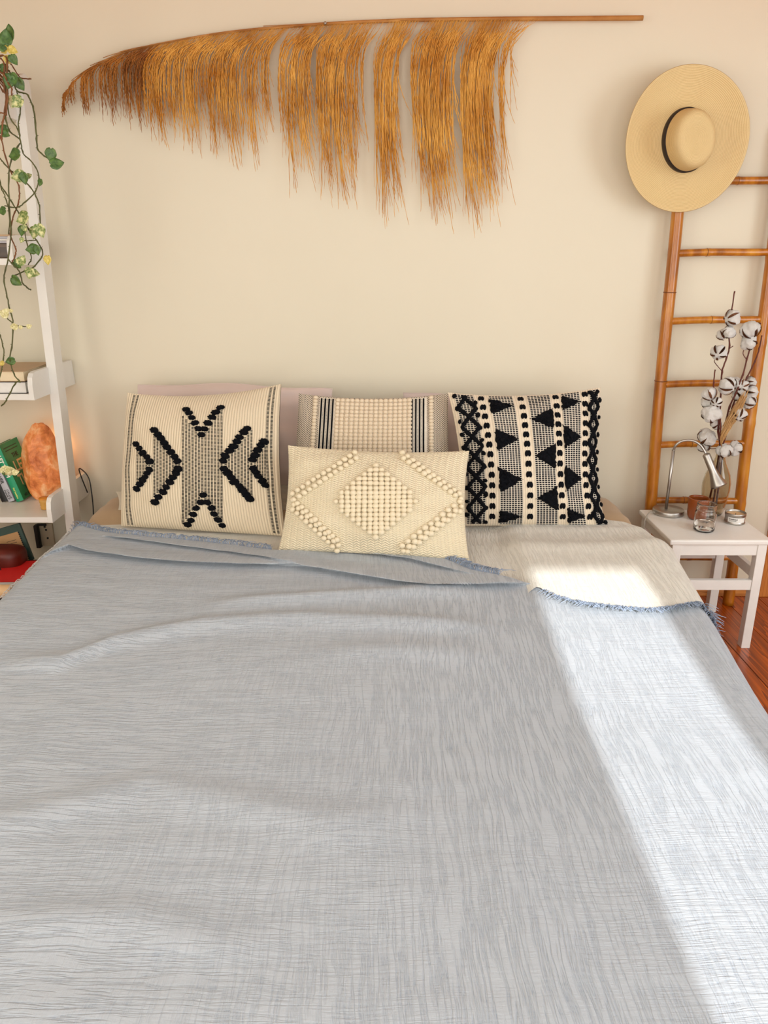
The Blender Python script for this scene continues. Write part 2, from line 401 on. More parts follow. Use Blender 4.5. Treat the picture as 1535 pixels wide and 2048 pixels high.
while x < WX1-.01:
    cuts = [WY, -2.9-.7*((k*37) % 5)/5, (-.62 if (abs(x-1.51) < .02) else -1.5+.9*((k*53) % 7)/7), 0]
    x0, x1 = max(x, WX0), min(x+pw, WX1)
    for y0, y1 in zip(cuts, cuts[1:]):
        bm = bmesh.new(); box(bm, x0+.0012, x1-.0012, y0+.0008, y1-.0008, -.02, 0, .0012)
        obj('plank', bm, M['floor'], fl)
    x += pw; k += 1
bm = bmesh.new(); box(bm, WX0, 1.67, -.016, 0, 0, .072, .004); tag(obj('baseboard_back', bm, M['base']), kind='structure')
bm = bmesh.new(); box(bm, WX0, WX0+.016, WY, -.016, 0, .072, .004); tag(obj('baseboard_left', bm, M['base']), kind='structure')
bm = bmesh.new(); box(bm, 1.674, 1.774, -.024, 0, 0, 2.15, .004); tag(obj('trim_1', bm, M['trim']), kind='structure')
bm = bmesh.new(); box(bm, 2.62, 2.72, -.024, 0, 0, 2.15, .004); tag(obj('trim_2', bm, M['trim']), kind='structure')
bm = bmesh.new(); box(bm, 1.774, 2.62, -.024, 0, 2.05, 2.15, .004); tag(obj('trim_3', bm, M['trim']), kind='structure')
bm = bmesh.new(); box(bm, 1.774, 2.62, -.02, 0, .005, 2.05); dr = tag(obj('door_1', bm, M['trim']), kind='structure')
for (a, b, c, d) in ((1.87, 2.52, .2, .95), (1.87, 2.52, 1.1, 1.9)):
    bm = bmesh.new(); box(bm, a, b, -.028, -.02, c, d, .006); obj('door_panel', bm, M['trim'], dr)
def winframe(name, axis, c, a0, a1, z0, z1, bars=1):
    bm = bmesh.new(); t = .045
    def b(p, q, r, s):
        if axis == 'x': box(bm, p, q, c-.05, c-.01, r, s)
        else: box(bm, c+.04, c+.08, p, q, r, s)
    b(a0, a0+t, z0, z1); b(a1-t, a1, z0, z1); b(a0, a1, z0, z0+t); b(a0, a1, z1-t, z1)
    for i in range(bars):
        m = a0+(a1-a0)*(i+1)/(bars+1); b(m-t/2, m+t/2, z0, z1)
    return tag(obj(name, bm, M['frame']), kind='structure')
winframe('window_1', 'y', WX1, -3.4, -1.5, .95, 2.25)
winframe('fill_window_left', 'y', WX0-.12, -3.75, -2.25, .9, 2.2)  # unseen window frame, added to go with the left fill light

# ---------------------------------------------------------------- bed
def curve_xd(pts, z=.5):
    out = []
    for px, py in pts:
        p = PZ(px, py, z); out.append((p.x, p.y+WALLD))
    return sorted(out)
XL = -1.155
def XR(D): return interp([(.4, .905), (1.5, .905), (2.0, .945), (2.35, .975), (2.65, .965), (3, .96)], D)
def bedz(x, D):
    z = .437+.063*ss(1.35, 2.35, D)
    z += .006*noise.noise(Vector((x*1.7, D*2.3, 1.5)))
    return z
def edge_map(x, xl, xr, r):
    """x is an arc-length coordinate; returns (x', dz)"""
    if x > xr-r: s = x-(xr-r); sg, e = 1, xr
    elif x < xl+r: s = (xl+r)-x; sg, e = -1, xl
    else: return x, 0
    if s < r*math.pi/2: a = s/r; return e-sg*r+sg*r*math.sin(a), -r*(1-math.cos(a))
    return e+sg*.03*min(1, (s-r*1.57)/.2), -r-(s-r*math.pi/2)
def sheetgrid(xs, Dfun, offs, name, mat, parent=None, creases=(), wr=.0, r=.06, xin=0.0, zmin=.06):
    """xs arc coordinates; Dfun(x)->list of D rows; offs(x,D)->z offset"""
    bm = bmesh.new(); uvl = bm.loops.layers.uv.new('UVMap'); rows = []
    for x in xs:
        col = []
        for D in Dfun(x):
            xx, dz = edge_map(x, XL+xin, XR(D)-xin, r)
            xt = min(max(xx, XL), XR(D)); z = bedz(xt, D)+offs(xx, D)
            dD = 0; fade = ss(-.25, -.03, dz)
            for cr, H, A, wd, L, x0, x1 in creases:
                if xx < x0-.02 or xx > x1+.02: continue
                f = ss(x0-.02, x0+.10, xx)*(1-ss(x1-.14, x1+.02, xx))*(.3+.7*fade)
                d = D-interp(cr, xx)
                t = d/wd
                if abs(t) < 6: dD -= A*f*1.65*t*math.exp(-t*t*.5)
                rise = 1/(1+math.exp(-t*2.6)) if abs(t) < 12 else (1 if t > 0 else 0)
                z += H*f*rise*math.exp(-max(0, d)/L)
            if wr:
                z += wr*fade*(noise.noise(Vector((xx*3.2+5, D*21, .3)))*(.7 if xx < .2 else .25)+noise.noise(Vector((xx*14, D*3.1, 4)))*.45)
            if dz < -.03:
                xx += math.copysign(1, xx)*.012*(1+math.sin(D*17+math.sin(D*5)*2))*min(1, -dz/.25)
            col.append(bm.verts.new((xx, D+dD-WALLD, max(z+dz, zmin))))
        rows.append(col)
    nD = len(rows[0])
    for i in range(len(rows)-1):
        for j in range(nD-1):
            f = bm.faces.new((rows[i][j], rows[i+1][j], rows[i+1][j+1], rows[i][j+1])); f.smooth = True
    rows = [[v.co.copy() for v in c] for c in rows]
    return obj(name, bm, mat, parent, recalc=False), rows
bed = thing('bed', (-.1, -1.5, 0), 'wide double bed with a tan fitted sheet standing against the cream wall', 'bed')
def frange(a, b, n): return [a+(b-a)*i/(n-1) for i in range(n)]
# mattress with fitted sheet (closed top with soft edge)
bm = bmesh.new(); rows = []
Ds = frange(.42, 2.965, 60); xs = frange(XL-.30, XR(2)+.30, 80)
def headfall(D):
    s = max(0, D-2.915); return -(.065-math.sqrt(max(0, .065**2-s*s)))*1.0
for x in xs:
    col = []
    for D in Ds:
        xx, dz = edge_map(x, XL+.02, XR(D)-.02, .06)
        wrk = .006*math.sin(38*(D+.45*xx)+3*math.sin(5*xx)) * ss(.9, 1.0, xx+.05)*ss(2.3, 2.5, D)
        wrk += .004*noise.noise(Vector((xx*9, D*16, 2)))*ss(2.4, 2.6, D)
        col.append(bm.verts.new((xx-(math.copysign(.025, xx) if dz < -.06 else 0), D-WALLD, max(bedz(min(max(xx, XL), XR(D)), D)-.012+.030*ss(2.60, 2.72, D)+dz+wrk+headfall(D), .2))))
    rows.append(col)
for i in range(len(rows)-1):
    for j in range(len(Ds)-1): bm.faces.new((rows[i][j], rows[i+1][j], rows[i+1][j+1], rows[i][j+1])).smooth = True
for j in (0, -1):     # foot and head ends
    top = [c[j] for c in rows]; low = [bm.verts.new((v.co.x, v.co.y, .19)) for v in top]
    for i in range(len(top)-1): bm.faces.new((top[i], low[i], low[i+1], top[i+1])) if j else bm.faces.new((top[i+1], low[i+1], low[i], top[i]))
obj('mattress', bm, M['sheet'], bed, label='mattress in a tan fitted sheet')
bm = bmesh.new(); box(bm, XL+.06, .86, .46-WALLD, 2.95-WALLD, .1, .19, .008); obj('bed_frame', bm, M['bedwood'], bed)
for (lx, ly) in ((XL+.12, .55), (.78, .55), (XL+.12, 2.88), (.78, 2.88)):
    bm = bmesh.new(); box(bm, lx-.035, lx+.035, ly-WALLD-.035, ly-WALLD+.035, 0, .1, .004); obj('leg', bm, M['bedwood'], bed)

blue_edge_px = [(150, 1050), (190, 1062), (240, 1074), (300, 1080), (400, 1086), (480, 1095), (545, 1105), (600, 1103), (680, 1098), (760, 1103),
                (840, 1112), (895, 1122), (940, 1141), (1000, 1155), (1060, 1163), (1100, 1172), (1150, 1186), (1200, 1192), (1250, 1196), (1300, 1198), (1400, 1192)]
BE = curve_xd(blue_edge_px, .505)
cream_front_px = [(1075, 1166), (1100, 1180), (1140, 1191), (1180, 1197), (1250, 1204), (1300, 1207), (1345, 1203), (1400, 1193)]
CF = curve_xd(cream_front_px, .515)
XFOLD = PZ(1092, 1170, .51).x
C1 = curve_xd([(68, 1118), (105, 1108), (146, 1097), (182, 1107), (274, 1119), (388, 1130), (506, 1133), (638, 1140), (700, 1149), (863, 1171), (972, 1170), (1081, 1168)])
C2 = curve_xd([(200, 1078), (242, 1083), (319, 1092), (456, 1111), (547, 1128), (625, 1137), (640, 1140)])
C3 = curve_xd([(640, 1098), (700, 1108), (809, 1121), (901, 1143), (960, 1158)])
SR1 = curve_xd([(120, 1310), (230, 1275), (400, 1247), (600, 1238), (800, 1244), (1000, 1250)], .48)
SR2 = curve_xd([(380, 1215), (550, 1205), (700, 1196), (840, 1190), (1000, 1192)], .48)
SR3 = curve_xd([(600, 1300), (800, 1290), (1000, 1300)], .48)
SR4 = curve_xd([(0, 1640), (300, 1560), (650, 1640)], .45)
SR5 = curve_xd([(50, 1840), (250, 1830), (450, 1880)], .45)
def soft(c, x, D, H, W, x0, x1):
    f = ss(x0, x0+.25, x)*(1-ss(x1-.25, x1, x))
    return H*f*math.exp(-((D-interp(c, x))/W)**2) if f else 0
def blue_off(x, D):
    z = .006
    z += soft(SR1, x, D, .020, .035, -1.05, .35)+soft(SR2, x, D, .016, .03, -.6, .4)
    z += soft(SR3, x, D, .010, .05, -.3, .35)+soft(SR4, x, D, .012, .05, -1.0, .1)+soft(SR5, x, D, .010, .04, -.75, -.1)
    # slope pushed up along the middle of the bed
    z += .010*math.exp(-((x-.13-.1*math.sin(D*2))/.05)**2)*(1-ss(1.0, 1.5, D))*.4
    d = interp(BE, x)-D
    z += .004*(1-ss(0, .12, d))*(1-ss(XFOLD-.1, XFOLD, x))
    return z
def blueD(x):
    e = interp(BE, min(max(x, BE[0][0]), BE[-1][0]))
    if x > XFOLD: e += .03*ss(XFOLD, XFOLD+.12, x)
    a = frange(.40, e-.36, 130); b = frange(e-.36, e, 96)
    return a+b[1:]
xs = frange(XL-.36, .97+.36, 330)
creases = [(C1, .024, .034, .012, .07, C1[0][0], C1[-1][0]-.0), (C2, .016, .026, .010, .05, C2[0][0], C2[-1][0]), (C3, .016, .026, .010, .05, C3[0][0], C3[-1][0])]
blue, rows = sheetgrid(xs, blueD, blue_off, 'blue_blanket', M['blue'], None, creases, .003)
tag(blue, 'large grey-blue crinkled gauze blanket spread over most of the bed', 'blanket')
def fringe(name, path, direction, mat, parent, n, length=.022, spread=.6, z=.002, dens_jit=1):
    bm = bmesh.new(); pts = smooth_path(path, 4); m = len(pts)-1
    for i in range(n):
        t = (i+random.random())/n*m; k = min(int(t), m-1); p = pts[k].lerp(pts[k+1], t-k)
        d = Vector(direction(p)); L = length*(.5+random.random()*.8)
        side = Vector((-d.y, d.x, 0)); a = random.uniform(-spread, spread); cl = random.uniform(-1, 1)
        q = [p]; h = random.uniform(.001, .007)
        for s in (1, 2, 3, 4):
            u = s/4; q.append(p+d*L*u*(1-.25*abs(cl)*u)+side*(a*L*u+cl*L*.5*u*u)+Vector((0, 0, z+h*math.sin(u*3.1)-.003*u)))
        tube(bm, q, [.0011, .0010, .0010, .0009, .0005], 3)
    return obj(name, bm, mat, parent, kind='stuff', smooth=True)
def edge_row(rows, j, x0, x1):
    return [c[j] for c in rows if x0 <= c[j].x <= x1 and c[j].z > .3]
WL[blue.name] = Vector((0, 0, 0))
e = edge_row(rows, -1, -1.16, PZ(560, 1104, .5).x)
fringe('fringe', e[::3], lambda p: (.1, 1, 0), M['fringe'], blue, 420, .027, .9, .007)
e = edge_row(rows, -1, PZ(885, 1120, .5).x, PZ(1000, 1155, .5).x)
fringe('fringe', e[::3], lambda p: (.35, 1, 0), M['fringe'], blue, 170, .030, 1.0, .008)
side = [r for r in rows if r[0].z < .5 and r[0].x < -1.1]
col = min(side, key=lambda c: abs(c[-1].z-.475))
fringe('fringe', [p for p in col if p.y > -1.02][::4], lambda p: (-1, .1, -.35), M['fringe_pale'], blue, 260, .020, .5, .002)

HE = [(-1.2, 2.60), (-1.08, 2.62), (-.9, 2.63), (.5, 2.63), (.80, 2.64), (.885, 2.60), (.945, 2.47), (.975, 2.38), (1.0, 2.34)]
def cream_off(x, D):
    a = ss(XFOLD-.10, XFOLD-.01, x)
    z = -.003+(.021)*a
    z += a*.010*math.exp(-((D-2.36-.02*math.sin(x*7))/.05)**2)      # soft turned-over roll
    z += .006*math.exp(-((D-2.52)/.03)**2)*ss(-1.1, -.8, x)
    if x > .75: z += .012*ss(.75, .92, x)*math.exp(-((D-2.3)/.15)**2)
    return z
def creamD(x):
    xc = min(max(x, -1.15), .975)
    f = interp(CF, xc); b = interp(BE, xc)-.09
    a = ss(XFOLD-.10, XFOLD-.02, x); s = f*a+b*(1-a)
    if x > .97: s += .35*(x-.97)
    return frange(s, max(interp(HE, xc), s+.04), 70)
def cream_edge(x, D): return cream_off(x, D)
cream, crow = sheetgrid(frange(XL-.28, .975+.10, 260), creamD, cream_edge, 'cream_blanket', M['cream'], None, (), .0022, .07, -.004)
tag(cream, 'pale cream crinkled gauze layer turned down in front of the pillows', 'blanket')
fr = edge_row(crow, 0, PZ(1084, 1172, .51).x, .99)
fringe('fringe', fr[::2], lambda p: (-.15, -1, 0), M['fringe'], cream, 420, .024, 1.0, .005)
fringe('fringe', fr[-12:], lambda p: (1, .5, .1), M['fringe'], cream, 46, .019, .9, .010)

# ---------------------------------------------------------------- cushions
def invbil(c, p):
    """c = (BL,BR,TR,TL) 2-D, returns u,v in 0..1"""
    u = v = .5
    for _ in range(12):
        q = [(1-u)*(1-v)*c[0][i]+u*(1-v)*c[1][i]+u*v*c[2][i]+(1-u)*v*c[3][i] for i in (0, 1)]
        du = [(1-v)*(c[1][i]-c[0][i])+v*(c[2][i]-c[3][i]) for i in (0, 1)]
        dv = [(1-u)*(c[3][i]-c[0][i])+u*(c[2][i]-c[1][i]) for i in (0, 1)]
        det = du[0]*dv[1]-du[1]*dv[0]; ex, ey = p[0]-q[0], p[1]-q[1]
        u += (ex*dv[1]-ey*dv[0])/det; v += (ey*du[0]-ex*du[1])/det
    return u, v
class Cushion:
    def __init__(s, corners, Tf, Tb, k=(.05, .05, .05, .02), wr=.004, seed=0, skew=0, wob=0, pw=.6):
        s.c = [Vector(p) for p in corners]; s.Tf = Tf; s.Tb = Tb; s.k = k; s.wr = wr; s.seed = seed; s.pw = pw; s.skew = skew; s.wob = wob
        s.nrm = ((s.c[1]-s.c[0]).cross(s.c[3]-s.c[0])).normalized()
        if s.nrm.y > 0: s.nrm = -s.nrm
    def pt(s, u, v, off=0, side=1):
        a, b = 2*u-1, 2*v-1
        kx = s.k[0] if a < 0 else s.k[1]; ky = s.k[3] if b < 0 else s.k[2]
        a2 = a*(1-kx*(1-b*b)*(1-(s.skew*b if a > 0 else 0))); b2 = b*(1-ky*(1-a*a))+s.wob*math.sin(5*a+s.seed)*max(0, b)*(1-a**4)
        U, V = (a2+1)/2, (b2+1)/2; c = s.c
        p = c[0]*(1-U)*(1-V)+c[1]*U*(1-V)+c[2]*U*V+c[3]*(1-U)*V
        e = max(0, (1-a*a))*max(0, (1-b*b))
        h = (s.Tf if side > 0 else s.Tb)*e**s.pw+.003
        rim = min(1, e*6)
        w_ = s.wr*rim*(noise.noise(Vector((a*2.2+s.seed, b*2.2, s.seed)))+.5*noise.noise(Vector((a*5+s.seed, b*5, 3))))
        # corner gathers
        w_ += s.wr*.8*(1-abs(math.sin(4*math.atan2(b, a))))*0
        return p+s.nrm*side*(h+w_+off)
    def frame(s, u, v):
        d = .01; p = s.pt(u, v)
        tu = (s.pt(min(u+d, .999), v)-s.pt(max(u-d, .001), v)).normalized(); tv = (s.pt(u, min(v+d, .999))-s.pt(u, max(v-d, .001)))
        n_ = tu.cross(tv).normalized()
        if n_.dot(s.nrm) < 0: n_ = -n_
        tv = n_.cross(tu).normalized()
        return p, tu, tv, n_
    def solve(s, px, py, u=.5, v=.5):
        """surface parameters of the point seen at a pixel of the photograph"""
        def pr(u, v):
            p = s.pt(u, v); y = p.y+WALLD; z = p.z-CAMH; d = y*cs-z*sn
            return 767.5+FPX*p.x/d, 1024-FPX*(z*cs+y*sn)/d
        for _ in range(14):
            a = pr(u, v); e = .004; b = pr(u+e, v); c = pr(u, v+e)
            j = [[(b[0]-a[0])/e, (c[0]-a[0])/e], [(b[1]-a[1])/e, (c[1]-a[1])/e]]
            det = j[0][0]*j[1][1]-j[0][1]*j[1][0]; ex, ey = px-a[0], py-a[1]
            u += .8*(ex*j[1][1]-ey*j[0][1])/det; v += .8*(ey*j[0][0]-ex*j[1][0])/det
            u = min(max(u, .015), .98); v = min(max(v, .012), .985)
        return u, v
    def build(s, mat, parent, N=48, name='cover'):
        bm = bmesh.new(); uvl = bm.loops.layers.uv.new('UVMap'); g = [(1-math.cos(math.pi*i/N))/2 for i in range(N+1)]
        for side in (1, -1):
            V = [[bm.verts.new(s.pt(u, v, 0, side)) for v in g] for u in g]
            for i in range(N):
                for j in range(N):
                    ids = [(i, j), (i+1, j), (i+1, j+1), (i, j+1)]
                    if side < 0: ids = ids[::-1]
                    f = bm.faces.new([V[a][b] for a, b in ids]); f.smooth = True
                    for lp, (a, b) in zip(f.loops, ids): lp[uvl].uv = (g[a], g[b])
        bmesh.ops.remove_doubles(bm, verts=bm.verts, dist=.0002)
        rim = .003
        return obj(name, bm, mat, parent, recalc=True)
    def quad(s, bm, u0, v0, u1, v1, off=.0015, mi=0):
        f = bm.faces.new([bm.verts.new(s.pt(u, v, off)) for u, v in ((u0, v0), (u1, v0), (u1, v1), (u0, v1))]); f.material_index = mi
    def poly(s, bm, uvs, off=.0015, thick=0):
        vs = [bm.verts.new(s.pt(min(max(u, .005), .995), min(max(v, .005), .995), off)) for u, v in uvs]
        return bm.faces.new(vs)
def cush_corners(px, zb, Dt, Db=None):
    """px: BL,BR,TR,TL pixels; bottom corners on plane zb (or at depth Db), top at depth Dt"""
    b = [PZ(px[0][0], px[0][1], zb), PZ(px[1][0], px[1][1], zb)] if Db is None else [P(px[0][0], px[0][1], Db), P(px[1][0], px[1][1], Db)]
    return b+[P(px[2][0], px[2][1], Dt), P(px[3][0], px[3][1], Dt)]
def basis(u, v, w_):
    return Matrix((u, v, w_)).transposed()
def root_at(c): return tuple((c[0]+c[1])/2)

# plain pillows behind
def plain_pillow(name, px, Dt, Db, mat, label, Tf, Tb, k, seed):
    c = cush_corners(px, .5, Dt, Db); t = thing(name, root_at(c), label, 'pillow')
    C = Cushion(c, Tf, Tb, k, .026, seed, 0, .028); C.build(mat, t); 
    bm = bmesh.new(); ring = [C.pt(u, v) for u, v in [(x/24, .0) for x in range(25)]+[(1, x/24) for x in range(1, 25)]+[(1-x/24, 1) for x in range(1, 25)]+[(0, 1-x/24) for x in range(1, 24)]]
    tube(bm, ring+[ring[0]], .0022, 6); obj('seam', bm, mat, t); return C
plain_pillow('bed_pillow', [(262, 1000), (655, 1002), (664, 778), (276, 770)], 2.95, 2.86, M['pink'], 'pale pink plain pillow behind the cushion with black arrow patterns', .085, .04, (.04, .02, -.03, .02), 2)
plain_pillow('bed_pillow', [(812, 996), (1188, 996), (1150, 792), (806, 786)], 2.95, 2.88, M['pink'], 'pale pink plain pillow mostly hidden behind the black and cream cushion', .05, .03, (.03, .03, .04, .02), 5)
c = cush_corners([(234, 1028), (590, 1034), (586, 968), (232, 984)], .5, 2.84, 2.72)
t = thing('bed_pillow', root_at(c), 'beige satin pillow lying flat at the bottom behind the arrow cushion', 'pillow')
Cushion(c, .03, .045, (.03, .03, .12, .08), .012, 9, 0, .03).build(M['satin'], t)
c = [P(1010, 1046, 2.70), P(1194, 1003, 2.80), P(1192, 985, 2.84), P(1010, 1000, 2.84)]
t = thing('bed_pillow', root_at(c), 'white pillow corner peeking out at the right of the black cushion', 'pillow')
Cushion(c, .012, .012, (.01, .01, .0, .0), .004, 9).build(M['paper'], t)

# 1: ribbed cushion with black arrows
def Z3(x, y): return (220+x/4.04, 740+y/4.04)
c1 = cush_corners([(243, 1052), (571, 1072), (562, 768), (256, 786)], .507, 2.74)
C = Cushion(c1, .085, .035, (-.02, .05, .10, .0), .008, 1)
t1 = thing('cushion', root_at(c1), 'ribbed cream cushion with tufted black arrow and hourglass pattern', 'cushion')
C.build(M['rib'], t1, 60)
q3 = [(85, 1250), (1420, 1335), (1385, 120), (150, 180)]
def fix(C, u, v):
    """pattern position -> surface parameter, undoing the edge pull-in"""
    a, b = 2*u-1, 2*v-1
    for _ in range(3):
        kx = C.k[0] if a < 0 else C.k[1]; ky = C.k[3] if b < 0 else C.k[2]
        a_ = (2*u-1)/(1-kx*(1-b*b)); b_ = (2*v-1)/(1-ky*(1-a*a)); a, b = max(-.99, min(.99, a_)), max(-.99, min(.99, b_))
    return (a+1)/2, (b+1)/2
def uv3(x, y):
    return C.solve(*Z3(x, y))
bm = bmesh.new()
def lat(pts, x): return interp(pts, x)
regions = [(580, 915, 26, [(580, 362), (740, 545), (905, 320)], [(580, 1245), (745, 1030), (915, 1245)]),
           (350, 565, 25, [(350, 525), (565, 760)], [(350, 1030), (565, 775)]),
           (213, 338, 24, [(213, 635), (338, 755)], [(213, 930), (338, 785)]),
           (925, 1140, 26, [(925, 735), (1140, 485)], [(925, 795), (1140, 1025)]),
           (1165, 1262, 20, [(1165, 715), (1262, 610)], [(1165, 800), (1262, 925)])]
for x0, x1, st, top, bot in regions:
    x = x0
    while x < x1:
        y = lat(top, x+st*.3); ye = lat(bot, x+st*.3)
        while y < ye:
            a = uv3(x, y+6.5); b = uv3(x+st*.68, y)
            C.quad(bm, a[0], a[1], b[0], b[1], .0010); y += 11.5
        x += st
for u0 in (.045, .070, .934, .958):
    v = .015
    while v < .985:
        C.quad(bm, u0, v, u0+.0135, v+.0052, .0010); v += .0092
obj('woven_dashes', bm, M['black'], t1, kind='stuff', recalc=False)
def tuft_shape(v):
    d = .32*noise.noise(v*3.1)+.18*noise.noise(v*8); v = v*(1+d); return Vector((v.x*1.0, v.y*.62, v.z*.5))
tuft_me = [sphere_mesh('tuft', 3, M['black'], lambda v, s=s: tuft_shape(v+Vector((s*.01, 0, 0))) , False) for s in (0,)]
def orient(tu, tv, n_, ang=0):
    return basis(tu*math.cos(ang)+tv*math.sin(ang), -tu*math.sin(ang)+tv*math.cos(ang), n_)
T1 = [[(213, 600), (240, 635), (268, 672), (300, 703), (322, 740), (320, 805), (303, 835), (285, 865), (265, 890), (245, 922), (218, 960)],
      [(360, 488), (388, 522), (412, 552), (440, 590), (462, 625), (495, 665), (525, 700), (548, 738), (552, 800), (535, 833), (510, 868), (485, 905), (455, 945), (430, 985), (393, 1025), (365, 1065)],
      [(617, 322), (640, 350), (663, 388), (688, 430), (714, 475), (765, 478), (740, 525), (792, 430), (825, 385), (855, 345), (893, 307)],
      [(755, 1010), (735, 1068), (785, 1068), (697, 1115), (822, 1115), (675, 1165), (840, 1162), (655, 1212), (872, 1208), (628, 1245), (907, 1253)],
      [(1105, 475), (1080, 505), (1045, 545), (1025, 580), (995, 620), (965, 655), (930, 695), (915, 735), (920, 798), (950, 832), (980, 870), (1005, 905), (1045, 938), (1070, 972), (1100, 1008), (1128, 1042)],
      [(1243, 580), (1215, 610), (1190, 648), (1170, 690), (1150, 725), (1155, 795), (1175, 825), (1197, 860), (1228, 897), (1252, 932)]]
for gi, gl in enumerate(T1):
    for (x, y) in gl:
        u, v = uv3(x, y); p, tu, tv, n_ = C.frame(u, v); s = .0150*random.uniform(.88, 1.1)
        if gi in (1, 4, 5): s *= 1.06
        inst('tuft', tuft_me[0], t1, p+n_*.003, orient(tu, tv, n_, random.uniform(-.25, .25)), (s, s*1.05, s))

# 2: knitted block cushion
def Z4(x, y): return (540+x/3.655, 740+y/3.655)
c2 = cush_corners([(575, 1026), (905, 1028), (896, 787), (597, 787)], .505, 2.81, 2.68)
C2c = Cushion(c2, .075, .03, (.03, .03, .085, .0), .006, 3)
t2 = thing('cushion', root_at(c2), 'beige cushion of knitted bobble blocks with two sets of black stripes', 'cushion')
C2c.build(M['weave'], t2, 50)
bm = bmesh.new(); bmp = bmesh.new()
def strip(bm, C, u0, u1, v0, v1, off, nv=24):
    vs = frange(v0, v1, nv); us = frange(u0, u1, max(2, int(abs(u1-u0)/.03)+2))
    g = [[bm.verts.new(C.pt(u, v, off)) for v in vs] for u in us]
    for i in range(len(us)-1):
        for j in range(nv-1): bm.faces.new((g[i][j], g[i+1][j], g[i+1][j+1], g[i][j+1])).smooth = True
strip(bmp, C2c, .145, .855, .01, .985, .0012, 40)
obj('middle_panel', bmp, M['netthread'], t2, recalc=False)
for base in (.158, .757):
    for k in range(4):
        u = base+k*.0255
        pts = [C2c.pt(u, v, .002) for v in frange(.02, .975, 30)]; tube(bm, pts, .0034, 6)
obj('black_stripe', bm, M['black'], t2, kind='stuff')
bm = bmesh.new()
for base in (.158, .757):
    for k in range(3):
        for v in frange(.02, .97, 90):
            u = base+.0128+k*.0255; C2c.quad(bm, u-.002, v, u+.002, v+.004, .0022)
obj('woven_dashes', bm, M['black'], t2, kind='stuff', recalc=False)
def bob(v): return Vector((v.x, v.y, v.z*.75))
bob_me = sphere_mesh('bobble', 2, M['bobble'], bob); bob2_me = sphere_mesh('bobble', 2, M['bobble2'], bob)
for i in range(16):
    for j in range(16):
        u = .268+i*.0315; v = .965-j*.0345
        p, tu, tv, n_ = C2c.frame(u, v)
        inst('bobble', bob2_me, t2, p+n_*.003, orient(tu, tv, n_), (.0098, .0090, .0115))
for u in (.118, .884):
    for j in range(20):
        v = .975-j*.029; p, tu, tv, n_ = C2c.frame(u, v); inst('bobble', bob2_me, t2, p+n_*.003, orient(tu, tv, n_), (.010, .0078, .011))

# 3: black and cream cushion
c3 = cush_corners([(922, 1051), (1214, 1053), (1200, 775), (895, 785)], .507, 2.76)
C3c = Cushion(c3, .085, .035, (.07, .10, .085, .0), .008, 6, .6)
t3 = thing('cushion', root_at(c3), 'cream cushion with black tufted triangles, chain lines and zigzag borders', 'cushion')
C3c.build(M['creamcloth'], t3, 60)
bands = [(.035, .158), (.258, .412), (.508, .655), (.732, .853), (.922, .982)]
bm = bmesh.new(); bn = bmesh.new()
for (a, b) in bands:
    strip(bm, C3c, a, b, .012, .988, .0012, 50)
    n_ = max(3, round((b-a)/.0205))
    for i in range(n_+1):
        u = a+(b-a)*i/n_; strip(bn, C3c, u-.0022, u+.0022, .012, .988, .0024, 46)
    for j in range(66):
        v = .018+j*.0147
        for u0, u1 in [(p, p+(b-a)/4) for p in frange(a, b-(b-a)/4, 4)]:
            C3c.quad(bn, u0, v, u1, v+.0036, .0028)
obj('net_ground', bm, M['darkcloth'], t3, recalc=False)
obj('net_thread', bn, M['netthread'], t3, kind='stuff', recalc=False)
def slab(C, uvs, mat, name, parent, hgt=.008, sub=7, nz=.0015):
    """raised tufted patch: a triangle in uv with fuzzy relief"""
    (A, B, Cc) = uvs; bm = bmesh.new(); N = sub; V = {}
    for i in range(N+1):
        for j in range(N+1-i):
            a, b = i/N, j/N; u = A[0]*(1-a-b)+B[0]*a+Cc[0]*b; v = A[1]*(1-a-b)+B[1]*a+Cc[1]*b
            edge = min(a, b, 1-a-b) < 1e-6
            jit = (random.uniform(-.006, .006), random.uniform(-.007, .007))
            u = min(max(u+jit[0], .006), .994); v = min(max(v+jit[1], .006), .994)
            V[i, j] = bm.verts.new(C.pt(u, v, (.0016 if edge else hgt)+(0 if edge else random.uniform(-nz, nz))))
    for i in range(N):
        for j in range(N-i):
            bm.faces.new((V[i, j], V[i+1, j], V[i, j+1]))
            if j < N-i-1: bm.faces.new((V[i+1, j], V[i+1, j+1], V[i, j+1]))
    return obj(name, bm, mat, parent, recalc=False)
def V5(y): return 1-(y-150)/(1135-150)
def tri(bx, tipx, y0, y1, ym=None):
    ym = (y0+y1)/2 if ym is None else ym
    o = slab(C3c, [(bx, V5(y0)), (bx, V5(y1)), (tipx, V5(ym))], M['black'], 'tufted_triangle', t3, .012, 14, .0045)
for (y0, y1) in ((178, 312), (428, 602), (716, 906), (1020, 1122)): tri(.252, .418, y0, y1)
for (y0, y1) in ((275, 445), (552, 745), (855, 1030)): tri(.662, .502, y0, y1)
for (y0, y1) in ((178, 302), (410, 600), (705, 896), (1008, 1120)): tri(.726, .862, y0, y1)
# chain lines of paired ovals
bm = bmesh.new(); bmesh.ops.create_icosphere(bm, subdivisions=2, radius=1)
for v in bm.verts:
    v.co.z *= .4
me_ov = bpy.data.meshes.new('oval'); bm.to_mesh(me_ov); bm.free(); me_ov.materials.append(M['black'])
for u in (.205, .463, .692, .888):
    for j in range(13):
        v = .962-j*.0745
        if v < .02: continue
        for s in (-1, 1):
            p, tu, tv, n_ = C3c.frame(u+s*.0088, v)
            inst('oval', me_ov, t3, p+n_*.0015, orient(tu, tv, n_, s*.12), (.0066, .0118, .009))
